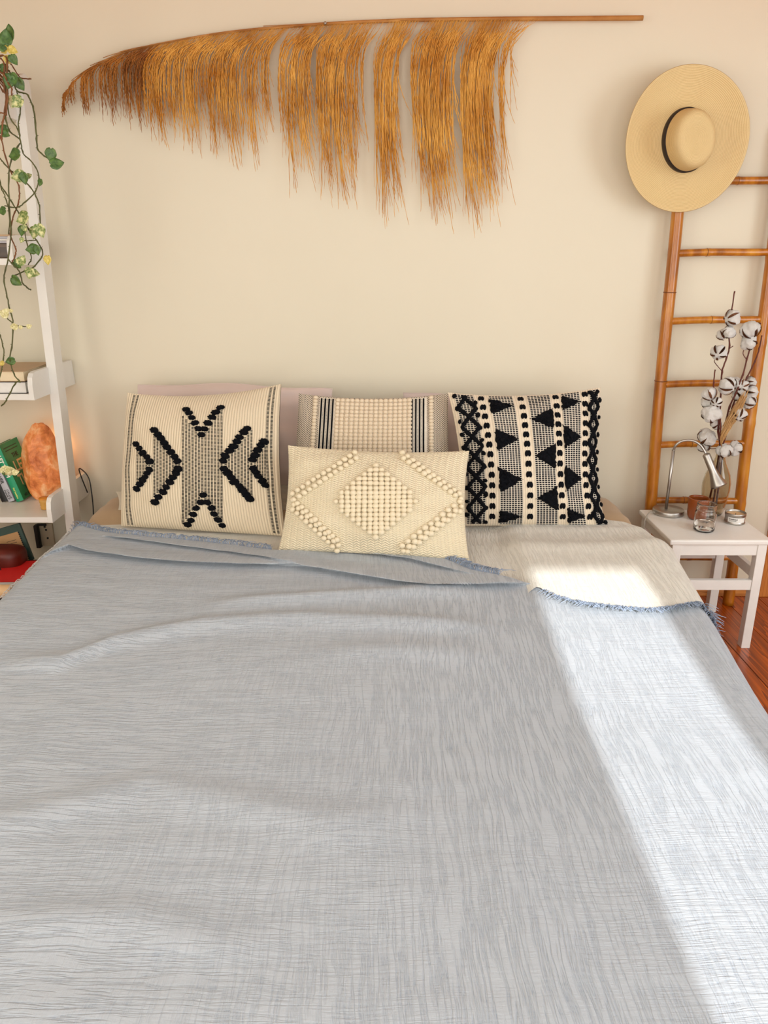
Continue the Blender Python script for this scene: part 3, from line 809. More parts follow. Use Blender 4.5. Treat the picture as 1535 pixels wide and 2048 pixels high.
# zigzag borders
def zig(u0, u1, per, ph, w_):
    bm = bmesh.new()
    for sgn in (1, -1):
        pts = []; v = .02
        while v < .98:
            t_ = ((v+ph)/per) % 1; tr = abs(2*t_-1)
            if sgn < 0: tr = 1-tr
            pts.append(C3c.pt(u0+(u1-u0)*tr+random.uniform(-.002, .002), v, .005+random.uniform(-.0015, .0015))); v += .009
        tube(bm, pts, [w_*random.uniform(.75, 1.2) for _ in pts], 7)
    obj('zigzag_border', bm, M['black'], t3)
    return
zig(.038, .158, .30, .02, .0075); zig(.918, .985, .26, .05, .0072)
for (ua, ub, n2) in ((.035, .16, 20), (.918, .99, 16)):
    for j in range(n2):
        v = .03+.94*j/(n2-1); u = ua if j % 2 else ub
        p, tu, tv, n_ = C3c.frame(u, v); s = random.uniform(.0075, .0105)
        inst('tuft', tuft_me[0], t3, p+n_*.004, orient(tu, tv, n_, random.random()*3), (s, s*1.3, s))

# 4: lumbar cushion with bobbles
c4 = cush_corners([(557, 1100), (938, 1121), (938, 902), (576, 891)], .507, 2.50)
C4c = Cushion(c4, .09, .04, (.045, .05, .075, .02), .012, 8)
t4 = thing('cushion', root_at(c4), 'long cream herringbone cushion with bobble diamond in front of the others', 'cushion')
C4c.build(M['knit'], t4, 60)
q4 = [(65, 1322), (1450, 1397), (1452, 598), (132, 553)]
spots = []
cx, cy, hw, hh = 772, 962, 325, 262
for r in range(-8, 9):
    y = cy+r*32; w_ = (1-abs(r)/8.4)*hw; nn = int(w_/41)
    for i in range(-nn, nn+1): spots.append((cx+i*41, y))
def band(p0, p1, n, rows, off=(0, 36)):
    for i in range(n):
        t_ = i/(n-1); x = p0[0]+(p1[0]-p0[0])*t_; y = p0[1]+(p1[1]-p0[1])*t_
        for r in range(rows): spots.append((x+(r % 2)*10, y+(r-(rows-1)/2)*off[1]))
band((618, 632), (170, 925), 13, 2, (0, 40)); band((172, 985), (490, 1275), 11, 3, (0, 37))
band((965, 634), (1375, 925), 12, 2, (0, 40)); band((1378, 1000), (965, 1315), 11, 3, (0, 37))
spots = spots[:300]
for (x, y) in spots:
    u, v = C4c.solve(*Z4(x, y))
    if not (.02 < u < .98 and .015 < v < .985): continue
    p, tu, tv, n_ = C4c.frame(u, v); s = random.uniform(.92, 1.1)
    inst('bobble', bob_me, t4, p+n_*.005, orient(tu, tv, n_), (.0103*s, .0094*s, .0125))

# ---------------------------------------------------------------- dried reed plume on the wall
SD = 3.045
stem_px = [(1285, 36), (1150, 37), (1000, 38), (900, 39), (800, 41), (650, 48), (500, 60), (400, 73), (300, 92), (240, 108), (190, 131), (155, 156), (134, 185), (125, 222)]
t = thing('reed_plume', tuple(P(700, 45, 3.06)), 'long dried golden reed plume with hanging strands mounted across the wall', 'dried plant')
bm = bmesh.new(); pts = smooth_path([P(x, y, SD) for x, y in stem_px], 5)
rr = [interp([(0, .0085), (.35, .006), (.6, .0035), (1, .0015)], i/(len(pts)-1)) for i in range(len(pts))]
tube(bm, pts, rr, 8)
for k in range(26):   # thin sheath fibres lying along the stem
    a = random.uniform(.15, .8); i0 = int(a*len(pts)); seg = pts[i0:i0+random.randint(5, 12)]
    o = Vector((0, random.uniform(-.01, -.004), random.uniform(-.008, .008)))
    if len(seg) > 2: tube(bm, [p+o*(i/len(seg)*1.2) for i, p in enumerate(seg)], .0012, 4)
obj('stem', bm, M['reed'], t)
stem_lut = sorted([(x, y) for x, y in stem_px])
tufts = [(131, 10, 222, 26, 10), (145, 8, 215, 12, 14), (172, 17, 232, 50, 24), (196, 5, 238, 6, 26), (206, 8, 246, 24, 26), (225, 11, 252, 36, 28), (243, 5, 245, 12, 28), (256, 11, 258, 38, 30),
         (276, 12, 262, 36, 32), (296, 15, 285, 44, 34), (320, 14, 300, 46, 34), (345, 13, 295, 40, 36), (368, 16, 312, 46, 38), (392, 18, 318, 46, 40),
         (425, 20, 328, 56, 42), (455, 20, 350, 60, 42), (482, 9, 338, 18, 44), (504, 13, 356, 34, 44), (530, 11, 292, 26, 40), (556, 5, 300, 10, 42),
         (578, 17, 392, 54, 40), (606, 16, 384, 44, 36), (648, 18, 424, 66, 34), (674, 17, 432, 62, 34), (704, 14, 428, 40, 34), (724, 5, 300, 8, 34),
         (762, 18, 466, 84, 34), (786, 13, 442, 40, 34), (836, 17, 440, 56, 32), (860, 20, 478, 84, 34), (885, 16, 462, 56, 34), (903, 6, 430, 12, 34),
         (932, 16, 484, 74, 34), (958, 18, 452, 78, 36), (978, 10, 458, 36, 38), (1002, 7, 360, 14, 44), (1004, 5, 452, 7, 44), (1022, 3, 222, 4, 46)]
def strand_mesh(xc, hw, yb, n, sh):
    bm = bmesh.new()
    for i in range(n):
        j = random.uniform(-1, 1); jx = math.copysign(abs(j)**.8, j)
        xr = xc+hw*jx*1.0+sh*random.uniform(.75, 1.35); yr = interp(stem_lut, xr)+1
        L = yb-interp(stem_lut, xc+sh)
        reach = L*(1-.32*abs(jx)**1.6)*random.choice((1, 1, .95, .9, .8, .65))*random.uniform(.9, 1.0)
        drift = L*.055*random.uniform(-.2, 1.3)
        x1 = xc+hw*jx*.95+random.uniform(-2, 2); D0 = 3.04+random.uniform(-.004, .004); Dm = 3.035-.022*random.random()*(1-abs(jx)*.6)
        cv = [P(xr, yr, D0)]
        for tt, xx in ((.08, xr-sh*.35), (.20, x1+sh*.22), (.34, x1+sh*.02), (.55, x1), (.78, x1+drift*.4), (1.0, x1*.86+(xc)*.14+drift*1.1)):
            cv.append(P(xx, yr+reach*tt, D0+(Dm-D0)*math.sin(math.pi*min(1, tt*1.1))))
        sp = smooth_path(cv, 5 if L > 150 else 4); m = len(sp)
        w0 = random.uniform(.0011, .0019); out = []; rad = []
        for q, p in enumerate(sp):
            f = q/(m-1); jt = .0016*ss(.2, .4, f)
            out.append(p+Vector((random.uniform(-jt, jt), random.uniform(-jt, jt), 0)))
            rad.append(w0*(.45 if f < .2 else (1.35 if q % 2 else .75))*(1-.55*ss(.75, 1, f)))
        tube(bm, out, rad, 3, cap=False)
    return bm
for (xc, hw, yb, n, sh) in tufts:
    obj('strand_tuft', strand_mesh(xc, hw*.84, yb+8, max(4, int(n*.72)), sh), M['grassdark'] if xc < 290 else M['grass'], t, smooth=True, recalc=False, kind='stuff')
p = P(651, 50, 3.06)
bm = bmesh.new(); lathe(bm, [(.0015, 0), (.0015, .038), (.0045, .040), (.0055, .044), (.0035, .047), (.0005, .048)], (p.x, -.0, p.z), 16, Matrix.Rotation(math.pi/2, 3, 'X'))
tag(obj('nail', bm, M['steel']), 'small round silver nail head in the wall under the reed stem', 'nail')

# ---------------------------------------------------------------- straw hat
hc = P(1366, 282, 2.995)
t = thing('straw_hat', tuple(hc), 'wide-brimmed woven straw hat with a thin dark band hanging on the wall', 'hat')
R = Matrix.Rotation(math.radians(-14), 3, 'Y') @ Matrix.Rotation(math.radians(90+4), 3, 'X') @ Matrix.Rotation(math.radians(0), 3, 'Z')
def hat_surface(prof, th=0):
    pass
def hat_grid(prof, uv0, uv1, seg=96, flip=False):
    """prof: list of (r_x, r_y, z, wave)"""
    bm = bmesh.new(); uvl = bm.loops.layers.uv.new('UVMap'); G = []; n_ = len(prof)
    for i, (rx, ry, z, wv) in enumerate(prof):
        G.append([bm.verts.new(hc+R @ Vector((rx*math.cos(a), ry*math.sin(a), z+wv*(math.cos(2*a+.6)*.8+.4*math.sin(a*3))))) for a in [2*math.pi*k/seg for k in range(seg)]])
    for i in range(n_-1):
        for k in range(seg):
            f = bm.faces.new((G[i][k], G[i][(k+1) % seg], G[i+1][(k+1) % seg], G[i+1][k])); f.smooth = True
            ua, ub = uv0+(uv1-uv0)*i/(n_-1), uv0+(uv1-uv0)*(i+1)/(n_-1)
            for lp, uv in zip(f.loops, ((ua, k/seg), (ua, (k+1)/seg), (ub, (k+1)/seg), (ub, k/seg))): lp[uvl].uv = uv
    return bm, G
crx, cry = .080, .104
prof = []
for i in range(20):
    f = i/19
    rx = crx+(.219-crx)*f; ry = cry+(.238-cry)*f
    z = .022*(1-f)**3-.008+.040*f**1.7
    prof.append((rx, ry, z, .010*f*f))
last = prof[-1]; prof.append((last[0]+.002, last[1]+.002, last[2]-.0015, last[3])); prof.append((last[0]-.001, last[1]-.001, last[2]-.004, last[3]))
for (rx, ry, z, wv) in prof[18::-1]: prof.append((rx, ry, z-.004, wv))
bm, G = hat_grid(prof, 0, 1.0)
obj('brim', bm, M['straw'], t, recalc=True)
cr = [(crx, cry, .010, 0), (crx*.985, cry*.985, .035, 0), (crx*.96, cry*.955, .070, 0), (crx*.92, cry*.92, .098, 0), (crx*.85, cry*.86, .112, 0), (crx*.74, cry*.76, .1195, 0),
      (crx*.6, cry*.62, .1215, 0), (crx*.45, cry*.48, .119, 0), (crx*.3, cry*.36, .1165, 0), (crx*.15, cry*.24, .115, 0), (crx*.01, cry*.1, .1145, 0)]
bm, G = hat_grid(cr, 0, .62); bm.faces.new(G[-1])
obj('crown', bm, M['straw'], t, recalc=True)
bm, G = hat_grid([(crx+.001, cry+.001, .010, 0), (crx+.0035, cry+.0035, .014, 0), (crx+.0028, cry+.0028, .038, 0), (crx*.975, cry*.975, .042, 0)], 0, 1)
obj('hat_band', bm, M['hatband'], t, recalc=True)

# ---------------------------------------------------------------- bamboo ladder
def rail_x(side, z): return (1.126-.0185*z/1.13*1.0 if side == 0 else 1.503-.018*z)
def rail_y(z): return -.095+.028*z
t = thing('bamboo_ladder', (1.31, -.09, 0), 'honey-brown bamboo ladder leaning on the wall behind the white stool', 'ladder')
ztop = 1.88
for sd, rad in ((0, .0235), (1, .0225)):
    bm = bmesh.new(); pts = []; rd = []; nodes = [.28, .62, .97, 1.31, 1.62] if sd == 0 else [.12, .46, .80, 1.12, 1.44, 1.74]
    for i in range(95):
        z = ztop*i/94; b = 0
        for nz in nodes: b += .0016*math.exp(-((z-nz)/.007)**2)-.0008*math.exp(-((z-nz-.014)/.006)**2)
        pts.append((rail_x(sd, z)+.003*math.sin(z*5+sd), rail_y(z), z)); rd.append(rad*(1.03-.08*z/ztop)+b)
    tube(bm, pts, rd, 20); r = obj('rail', bm, M['bamboo'], t)
    for nz in nodes:
        bm = bmesh.new(); cx_ = rail_x(sd, nz)+.003*math.sin(nz*5+sd)
        tube(bm, [(cx_, rail_y(nz), nz-.0018), (cx_, rail_y(nz), nz+.0018)], rad*(1.03-.08*nz/ztop)+.0014, 20); obj('node_ring', bm, M['node'], r)
for (pyl, pyr) in ((364, 358), (507, 503), (643, 638), (769, 765), (889, 885), (999, 999), (1112, 1110)):
    zl = P(1340, pyl, 3.01).z; zr = P(1500, pyr, 3.01).z; bm = bmesh.new(); pts = []; rd = []
    xa, xb = rail_x(0, zl)+.012, rail_x(1, zr)-.012; nd = random.uniform(.3, .7)
    for i in range(41):
        f = i/40; z = zl+(zr-zl)*f
        pts.append((xa+(xb-xa)*f, rail_y(z)-.002, z+.002*math.sin(f*5))); rd.append(0.0142+.0012*math.exp(-((f-nd)/.02)**2)-.0012*ss(.9, 1, f))
    tube(bm, pts, rd, 14); r = obj('rung', bm, M['bamboo'], t)
    p = pts[int(nd*40)]; bm = bmesh.new(); tube(bm, [(p[0]-.001, p[1], p[2]), (p[0]+.001, p[1], p[2])], .0156, 14); obj('node_ring', bm, M['node'], r)

# ---------------------------------------------------------------- white stool used as a bedside table
SX0, SX1, SY0, SY1, SZ = 1.055, 1.432, 2.585-WALLD, 2.945-WALLD, .45
t = thing('stool', ((SX0+SX1)/2, (SY0+SY1)/2, 0), 'white painted wooden stool used as a bedside table right of the bed', 'stool')
bm = bmesh.new(); box(bm, SX0, SX1, SY0, SY1, SZ-.020, SZ, .006); o = obj('stool_top', bm, M['whitestool'], t, smooth=False)
lg = .034; inx = .013
legs = [(SX0+inx, SY0+.006), (SX1-inx-lg, SY0+.006), (SX0+inx, SY1-.006-lg), (SX1-inx-lg, SY1-.006-lg)]
for x, y in legs:
    bm = bmesh.new(); box(bm, x, x+lg, y, y+lg, 0, SZ-.02, .002); obj('leg', bm, M['whitestool'], t)
for y in (SY0+.010, SY1-.010-.02):
    bm = bmesh.new(); box(bm, SX0+inx+lg, SX1-inx-lg, y, y+.02, SZ-.064, SZ-.02, .0015); obj('apron', bm, M['whitestool'], t)
for x in (SX0+inx+.006, SX1-inx-.026):
    bm = bmesh.new(); box(bm, x, x+.02, SY0+.006+lg, SY1-.006-lg, SZ-.064, SZ-.02, .0015); obj('apron', bm, M['whitestool'], t)
    bm = bmesh.new(); box(bm, x, x+.02, SY0+.006+lg, SY1-.006-lg, .285, .325, .0015); obj('stretcher', bm, M['whitestool'], t)
for y in (SY0+.010, SY1-.034):
    bm = bmesh.new(); box(bm, SX0+inx+lg, SX1-inx-lg, y, y+.02, .245, .285, .0015); obj('stretcher', bm, M['whitestool'], t)

def on_stool(px, py): p = PZ(px, py, SZ); return Vector((p.x, p.y, SZ))
# lamp
b = on_stool(1335, 1027); 
t = thing('table_lamp', tuple(b), 'brushed steel table lamp with bent gooseneck on the white stool', 'lamp')
bm = bmesh.new(); lathe(bm, [(.055, 0), (.0605, .001), (.061, .003), (.061, .018), (.0595, .020), (.02, .0205), (.008, .021)], b, 48); obj('lamp_base', bm, M['steel'], t)
def V(px, py, D): return P(px, py, D)
LD = b.y+WALLD
bx, by = b.x-.010, b.y
bm = bmesh.new(); topz = b.z+.265
tube(bm, [(bx, by, b.z+.018), (bx, by, topz)], .0062, 14); tube(bm, [(bx, by, topz-.001), (bx, by, topz+.002)], .0068, 14); obj('pole', bm, M['steel'], t)
neck_px = [(1347.5, 903), (1352, 893), (1362, 885), (1375, 882), (1388, 883.5), (1400, 891), (1408, 902), (1413, 912)]
neck = smooth_path([P(x, y, LD-.006*i) for i, (x, y) in enumerate(neck_px)], 5); d0 = Vector((bx, by, topz))-neck[0]
neck = [p+d0*(1-i/len(neck)) for i, p in enumerate(neck)]
bm = bmesh.new(); tube(bm, neck, .0048, 12); obj('gooseneck', bm, M['steel'], t)
a = P(1411.5, 909, LD-.042); e = P(1437, 972, LD-.075); ax = (e-a).normalized(); q = ax.to_track_quat('Z', 'Y').to_matrix(); L = (e-a).length
bm = bmesh.new(); lathe(bm, [(.004, -.006), (.0075, -.004), (.0135, 0), (.0145, .003), (.0150, L*.5), (.0170, L*.62), (.0235, L*.8), (.0300, L*.95), (.0310, L), (.0298, L), (.0220, L*.79), (.0150, L*.6), (.0130, L*.4), (.004, L*.3)], a, 36, q)
obj('lamp_head', bm, M['steel'], t)
bm = bmesh.new(); cp = [b+Vector((-.057, -.012, .009)), b+Vector((-.085, -.025, .012)), (SX0-.012, b.y-.06, SZ-.008), (SX0-.022, b.y-.08, SZ-.06), (SX0-.026, b.y-.03, .25), (SX0-.03, b.y+.05, .05), (SX0-.03, -.06, .005)]
tube(bm, smooth_path(cp, 6), .0026, 8); obj('cable', bm, M['cable'], t)
# amber cup
c = on_stool(1392, 1037)
t = thing('cup', tuple(c), 'amber brown ceramic cup behind the glass jar on the stool', 'cup')
bm = bmesh.new(); lathe(bm, [(.024, .0), (.031, .003), (.036, .012), (.0385, .03), (.0395, .085), (.0392, .0875), (.0370, .0875), (.0365, .08), (.035, .03), (.030, .010), (.012, .006)], c, 48); obj('cup_body', bm, M['amber'], t)
# jar with water
c = on_stool(1406, 1061)
t = thing('glass_jar', tuple(c), 'clear threaded glass jar half filled with water at the front of the stool', 'jar')
prof = [(.020, .0), (.032, .001), (.0375, .006), (.039, .016), (.039, .068), (.0385, .074), (.0362, .079), (.0345, .082), (.0342, .085), (.0372, .0865), (.0372, .0885), (.0342, .090), (.0342, .0925), (.0365, .094), (.0342, .096), (.0362, .0985), (.0342, .101), (.0355, .104), (.0355, .108), (.0345, .1095), (.0322, .1095), (.0318, .105), (.0318, .086),
        (.0335, .080), (.0362, .070), (.0362, .017), (.034, .009), (.026, .005), (.006, .0045)]
bm = bmesh.new(); lathe(bm, prof, c, 56); jb = obj('jar_body', bm, M['glass'], t)
bm = bmesh.new(); lathe(bm, [(.006, .0050), (.026, .0056), (.0335, .0095), (.0357, .017), (.0357, .038), (.010, .038)], c, 48); obj('water', bm, M['water'], t)
bm = bmesh.new()
for k in range(9):      # pressed leaf emblem standing proud on the glass
    a = -1.75-.045; x_ = (k-4)*.0042; hgt = .010-abs(k-4)*.0012
    p0 = c+Vector((.0393*math.sin(-.28), -.0393*math.cos(.28), .043)); p1 = p0+Vector((x_, 0, hgt))
    tube(bm, [p0, p0.lerp(p1, .5)+Vector((0, -.0006, .001)), p1], [.0009, .0012, .0004], 5)
obj('emblem', bm, M['glass'], t)
# candle tin
c = on_stool(1467.5, 1045)
t = thing('candle_tin', tuple(c), 'small open silver candle tin with a white label on the stool', 'candle')
bm = bmesh.new(); lathe(bm, [(.034, .0), (.0375, .001), (.0385, .003), (.0385, .007), (.0368, .009), (.0366, .031), (.0385, .0325), (.0388, .040), (.0384, .0435), (.0372, .044), (.0366, .042), (.0362, .033), (.030, .0325)], c, 48); obj('tin_body', bm, M['steel'], t)
bm = bmesh.new(); lathe(bm, [(.03, .030), (.0360, .031), (.0360, .0355), (.033, .0350), (.026, .0335), (.004, .0335)], c, 40); obj('wax', bm, M['wax'], t)
bm = bmesh.new(); tube(bm, [c+Vector((0, 0, .033)), c+Vector((.001, 0, .039))], .0008, 6); obj('wick', bm, M['ink'], t)
bm = bmesh.new(); N = 20; pr = []
for i in range(N+1):
    a = -math.pi/2-1.15+1.85*i/N; pr.append([bm.verts.new(c+Vector((.0374*math.cos(a), .0374*math.sin(a), z))) for z in (.0105, .0300)])
for i in range(N): bm.faces.new((pr[i][0], pr[i+1][0], pr[i+1][1], pr[i][1])).smooth = True
lab = obj('label', bm, M['paper'], t, recalc=False)
def text_mesh(body, size, depth=.0002, bold=.0):
    cu = bpy.data.curves.new('txt', 'FONT'); cu.body = body; cu.size = size; cu.extrude = depth; cu.align_x = 'LEFT'; cu.resolution_u = 2; cu.offset = bold
    o = bpy.data.objects.new('txt', cu); COL.objects.link(o); bpy.context.view_layer.update()
    dg = bpy.context.evaluated_depsgraph_get(); me = bpy.data.meshes.new_from_object(o.evaluated_get(dg))
    bpy.data.objects.remove(o); return me
def text(body, size, origin, xdir, ydir, mat, parent, bend=None, bold=0, name='lettering', sx=1):
    me = text_mesh(body, size, .00015, bold); bm = bmesh.new(); bm.from_mesh(me); bpy.data.meshes.remove(me)
    xd, yd = Vector(xdir).normalized(), Vector(ydir).normalized(); zd = xd.cross(yd)
    for v in bm.verts:
        x_, y_, z_ = v.co.x*sx, v.co.y, v.co.z
        if bend:   # wrap round a vertical cylinder (centre, radius, start angle)
            cc, rr_, a0 = bend; a = a0+x_/rr_; v.co = cc+Vector((math.cos(a)*(rr_+z_), math.sin(a)*(rr_+z_), y_+origin))
        else: v.co = Vector(origin)+xd*x_+yd*y_+zd*z_
    return obj(name, bm, mat, parent, recalc=False, kind='stuff')
text('breakfast', .0088, .0205, (1, 0, 0), (0, 0, 1), M['ink'], t, (c, .0377, -math.pi/2-1.02), .0001)
text('scented candle', .0046, .0150, (1, 0, 0), (0, 0, 1), M['ink'], t, (c, .0377, -math.pi/2-1.0))

# vase, cotton branches, pampas
vc = on_stool(1423, 1028)
t = thing('glass_vase', tuple(vc), 'tall smoky glass bottle vase holding cotton branches on the stool', 'vase')
prof = [(.012, 0), (.030, .001), (.036, .004), (.040, .014), (.048, .06), (.0535, .105), (.0530, .135), (.046, .168), (.034, .195), (.024, .215), (.0185, .235), (.0175, .25), (.0190, .262), (.0205, .266)]
inn = [(r-.0028, max(z, .005)) for r, z in prof[::-1][:-1]]+[(.004, .006)]
bm = bmesh.new(); lathe(bm, prof+inn, vc, 56); obj('vase_body', bm, M['smoke'], t)
def Z7(x, y, D): return P(1270+x/3.79, 560+y/3.79, D)
def boll_shape(v):
    a = math.atan2(v.y, v.x); lob = abs(math.sin(2.5*a*.8+.3)); r = .80+.24*lob*(1-.5*abs(v.z))+.10*noise.noise(v*2.6)+.07*noise.noise(v*6.5)+.03*noise.noise(v*14)
    return Vector((v.x*r, v.y*r, v.z*r*.88))
boll_me = [sphere_mesh('cotton_boll', 4, M['cotton'], lambda v, s=s: boll_shape(Matrix.Rotation(s*1.7, 3, 'Z') @ v)) for s in range(3)]
def husk_mesh():
    bm = bmesh.new()
    for k in range(5):
        a0 = 2*math.pi*k/5+.3; prev = None
        for i in range(7):
            f = i/6; th = -1.25+1.65*f; r = .96+.05*math.sin(f*3); wd = .17*math.sin(math.pi*(.14+.82*f))*(1-f*.3)
            row = []
            for s in (-1, 0, 1):
                a = a0+s*wd/(max(.35, math.cos(th))); rr_ = r+(.05 if s == 0 else 0)
                row.append(bm.verts.new((rr_*math.cos(th)*math.cos(a), rr_*math.cos(th)*math.sin(a), rr_*math.sin(th)*.9)))
            if prev:
                for q in range(2): bm.faces.new((prev[q], prev[q+1], row[q+1], row[q])).smooth = True
            prev = row
    bmesh.ops.solidify(bm, geom=bm.faces, thickness=.05)
    me = bpy.data.meshes.new('husk'); bm.to_mesh(me); bm.free(); me.materials.append(M['husk']); return me
husk_me = husk_mesh()
neckp = vc+Vector((0, 0, .25))
def cotton_branch(pts7, D0, D1, bolls, label, foot, nk, twigs=()):
    n_ = len(pts7); path = [Z7(x, y, D0+(D1-D0)*i/(n_-1)) for i, (x, y) in enumerate(pts7)]
    path = path+[neckp+Vector(nk), vc+Vector(foot)]
    t = thing('cotton_branch', tuple(vc+Vector(foot)), label, 'branch')
    sp = smooth_path(path, 5); bm = bmesh.new(); m = len(sp)
    sp = [p+Vector((random.uniform(-.001, .001), 0, 0)) for p in sp]
    tube(bm, sp, [(.0022+.0016*i/m)*(1.35 if i % 5 == 0 else 1) for i in range(m)], 7)
    for tw in twigs: tube(bm, smooth_path([Z7(x, y, D0+.0) for x, y in tw], 3), [.0015]*((len(tw)-1)*3+1), 5)
    st = obj('stem', bm, M['twig'], t)
    for (x, y, r, *fo) in bolls:
        D = interp(sorted((p.z, p.y+WALLD) for p in sp), Z7(x, y, 2.84).z)+(fo[0] if fo else random.choice((-.024, -.016, .02)))
        p = Z7(x, y, D); rr_ = r/3.79/1500*2.75*1.16
        rot = Matrix.Rotation(random.uniform(0, 6.28), 3, 'Z') @ Matrix.Rotation(random.uniform(.4, 1.7), 3, 'X') @ Matrix.Rotation(random.uniform(0, 6), 3, 'Z')
        bo = inst('cotton_boll', random.choice(boll_me), t, p, rot, (rr_,)*3)
        h = bpy.data.objects.new('husk', husk_me); COL.objects.link(h); h.parent = bo; h.scale = (1.0, 1.0, 1.0)
        near = min(sp, key=lambda s: (s-p).length)
        if (near-p).length > .012:
            bm = bmesh.new(); tube(bm, [near, (near+p)/2+Vector((0, 0, -.006)), p], .0014, 5); obj('twig', bm, M['twig'], t)
cotton_branch([(752, 85), (727, 240), (706, 350), (712, 500), (690, 590), (655, 700), (648, 830), (640, 960), (628, 1150)], 2.82, 2.84,
              [(735, 287, 56), (712, 395, 44), (662, 412, 42), (632, 548, 52), (695, 800, 62), (545, 1190, 66, .03), (612, 1090, 42)],
              'tallest cotton branch, its bare tip rising above the ladder rung', (-.018, .010, .012), (-.003, .004, .0), [[(655, 690), (620, 650), (597, 615), (615, 590)], [(712, 520), (740, 500)]])
cotton_branch([(950, 325), (915, 390), (880, 470), (845, 600), (812, 720), (760, 860), (715, 960), (670, 1150)], 2.80, 2.83,
              [(868, 375, 66), (858, 470, 54), (790, 865, 52), (770, 780, 44), (790, 1020, 48), (752, 1275, 54)],
              'cotton branch curving right toward the ladder rail, with two bolls at its tip', (.016, .006, .012), (.006, -.003, .0), [[(840, 600), (815, 560), (825, 520)]])
cotton_branch([(957, 420), (938, 520), (905, 620), (845, 740), (800, 840), (740, 950), (690, 1160)], 2.86, 2.85,
              [(872, 782, 46), (880, 852, 50), (866, 922, 50), (815, 800, 40), (672, 1290, 56)],
              'cotton branch with a thick cut-off bare stem nearest the ladder rail', (.010, .018, .012), (.003, .007, .0))
cotton_branch([(605, 680), (592, 780), (603, 880), (622, 950), (640, 1020), (645, 1180)], 2.79, 2.82,
              [(560, 862, 50), (548, 922, 48), (578, 1010, 66), (520, 1262, 46, .06), (615, 925, 36)],
              'short cotton branch at the left of the bunch, its cut tip pointing up', (-.008, -.016, .012), (-.008, -.004, .0))
t = thing('pampas_stem', tuple(vc+Vector((.0, -.004, .012))), 'fluffy tan pampas plume among the cotton bolls in the vase', 'dried plant')
bm = bmesh.new(); path = smooth_path([Z7(820, 880, 2.795), Z7(760, 1000, 2.80), Z7(690, 1120, 2.805), Z7(650, 1230, 2.815), neckp+Vector((0, -.006, 0)), vc+Vector((.0, -.004, .012))], 6)
tube(bm, path, .0018, 6); obj('stem', bm, M['reed'], t)
bm = bmesh.new()
for k in range(760):
    f = random.random()**.8; i = int(f*(len(path)*.58)); p = path[min(i+2, len(path)-1)]; d = (path[max(i-2, 0)]-path[min(i+3, len(path)-1)]).normalized()
    sd = Vector((random.gauss(0, 1), random.gauss(0, .6), random.gauss(0, 1))); sd = (sd-d*sd.dot(d)).normalized(); ww = .0165*math.sin(math.pi*min(1, .12+f*.9))+.002
    q = p+sd*ww*random.uniform(.1, .9); L = random.uniform(.02, .045)
    tube(bm, [q, q+d*L*.5+sd*.002, q+d*L+sd*.001], [.0008, .0011, .0003], 3, cap=False)
obj('plume', bm, M['pampas'], t, kind='stuff', recalc=False, smooth=True)

# ---------------------------------------------------------------- leaning shelf
t = thing('ladder_shelf', (-1.55, -.2, 0), 'white wooden ladder shelf standing left of the bed', 'shelf')
def post_y(z): return -.215+.045*z           # back of the post
for x0 in (-1.902, -1.268):
    bm = bmesh.new(); ring = []
    zt_ = 2.035; prof = [(-.066, 0), (-.066, zt_-.03), (-.058, zt_-.010), (-.045, zt_-.001), (-.030, zt_), (-.010, zt_-.008), (0, zt_-.035), (0, 0)]
    A = [bm.verts.new((x0, post_y(z)+dy, z)) for dy, z in prof]; B = [bm.verts.new((x0+.034, post_y(z)+dy, z)) for dy, z in prof]
    bm.faces.new(A); bm.faces.new(B[::-1])
    for i in range(len(A)): bm.faces.new((A[i], A[(i+1) % len(A)], B[(i+1) % len(A)], B[i]))
    obj('post', bm, M['white'], t)
shelf_z = [.478, .948, 1.412, 1.885]
for i, z in enumerate(shelf_z):
    y0 = 2.70-WALLD
    bm = bmesh.new(); box(bm, -1.850, -1.2805, y0, (-.006 if i < 2 else post_y(z)-.012), z, z+.022, .001); sh = obj('shelf_board', bm, M['white'], t)
    for x0 in (-1.868, -1.280):
        bm = bmesh.new(); h = .098; pr = [(y0-.001, z), (y0-.001, z+h-.045), (y0+.006, z+h-.018), (y0+.020, z+h-.004), (y0+.04, z+h), (-.010 if i < 2 else post_y(z)-.02, z+h), (-.004 if i < 2 else post_y(z)-.015, z)]
        A = [bm.verts.new((x0, y, zz)) for y, zz in pr]; B = [bm.verts.new((x0+.0175, y, zz)) for y, zz in pr]
        bm.faces.new(A); bm.faces.new(B[::-1])
        for k in range(len(A)): bm.faces.new((A[k], A[(k+1) % len(A)], B[(k+1) % len(A)], B[k]))
        obj('side_panel', bm, M['white'], t)
# lowest shelf board near the floor
bm = bmesh.new(); box(bm, -1.868, -1.268, -.275, -.02, .035, .057, .001); obj('shelf_board', bm, M['white'], t)

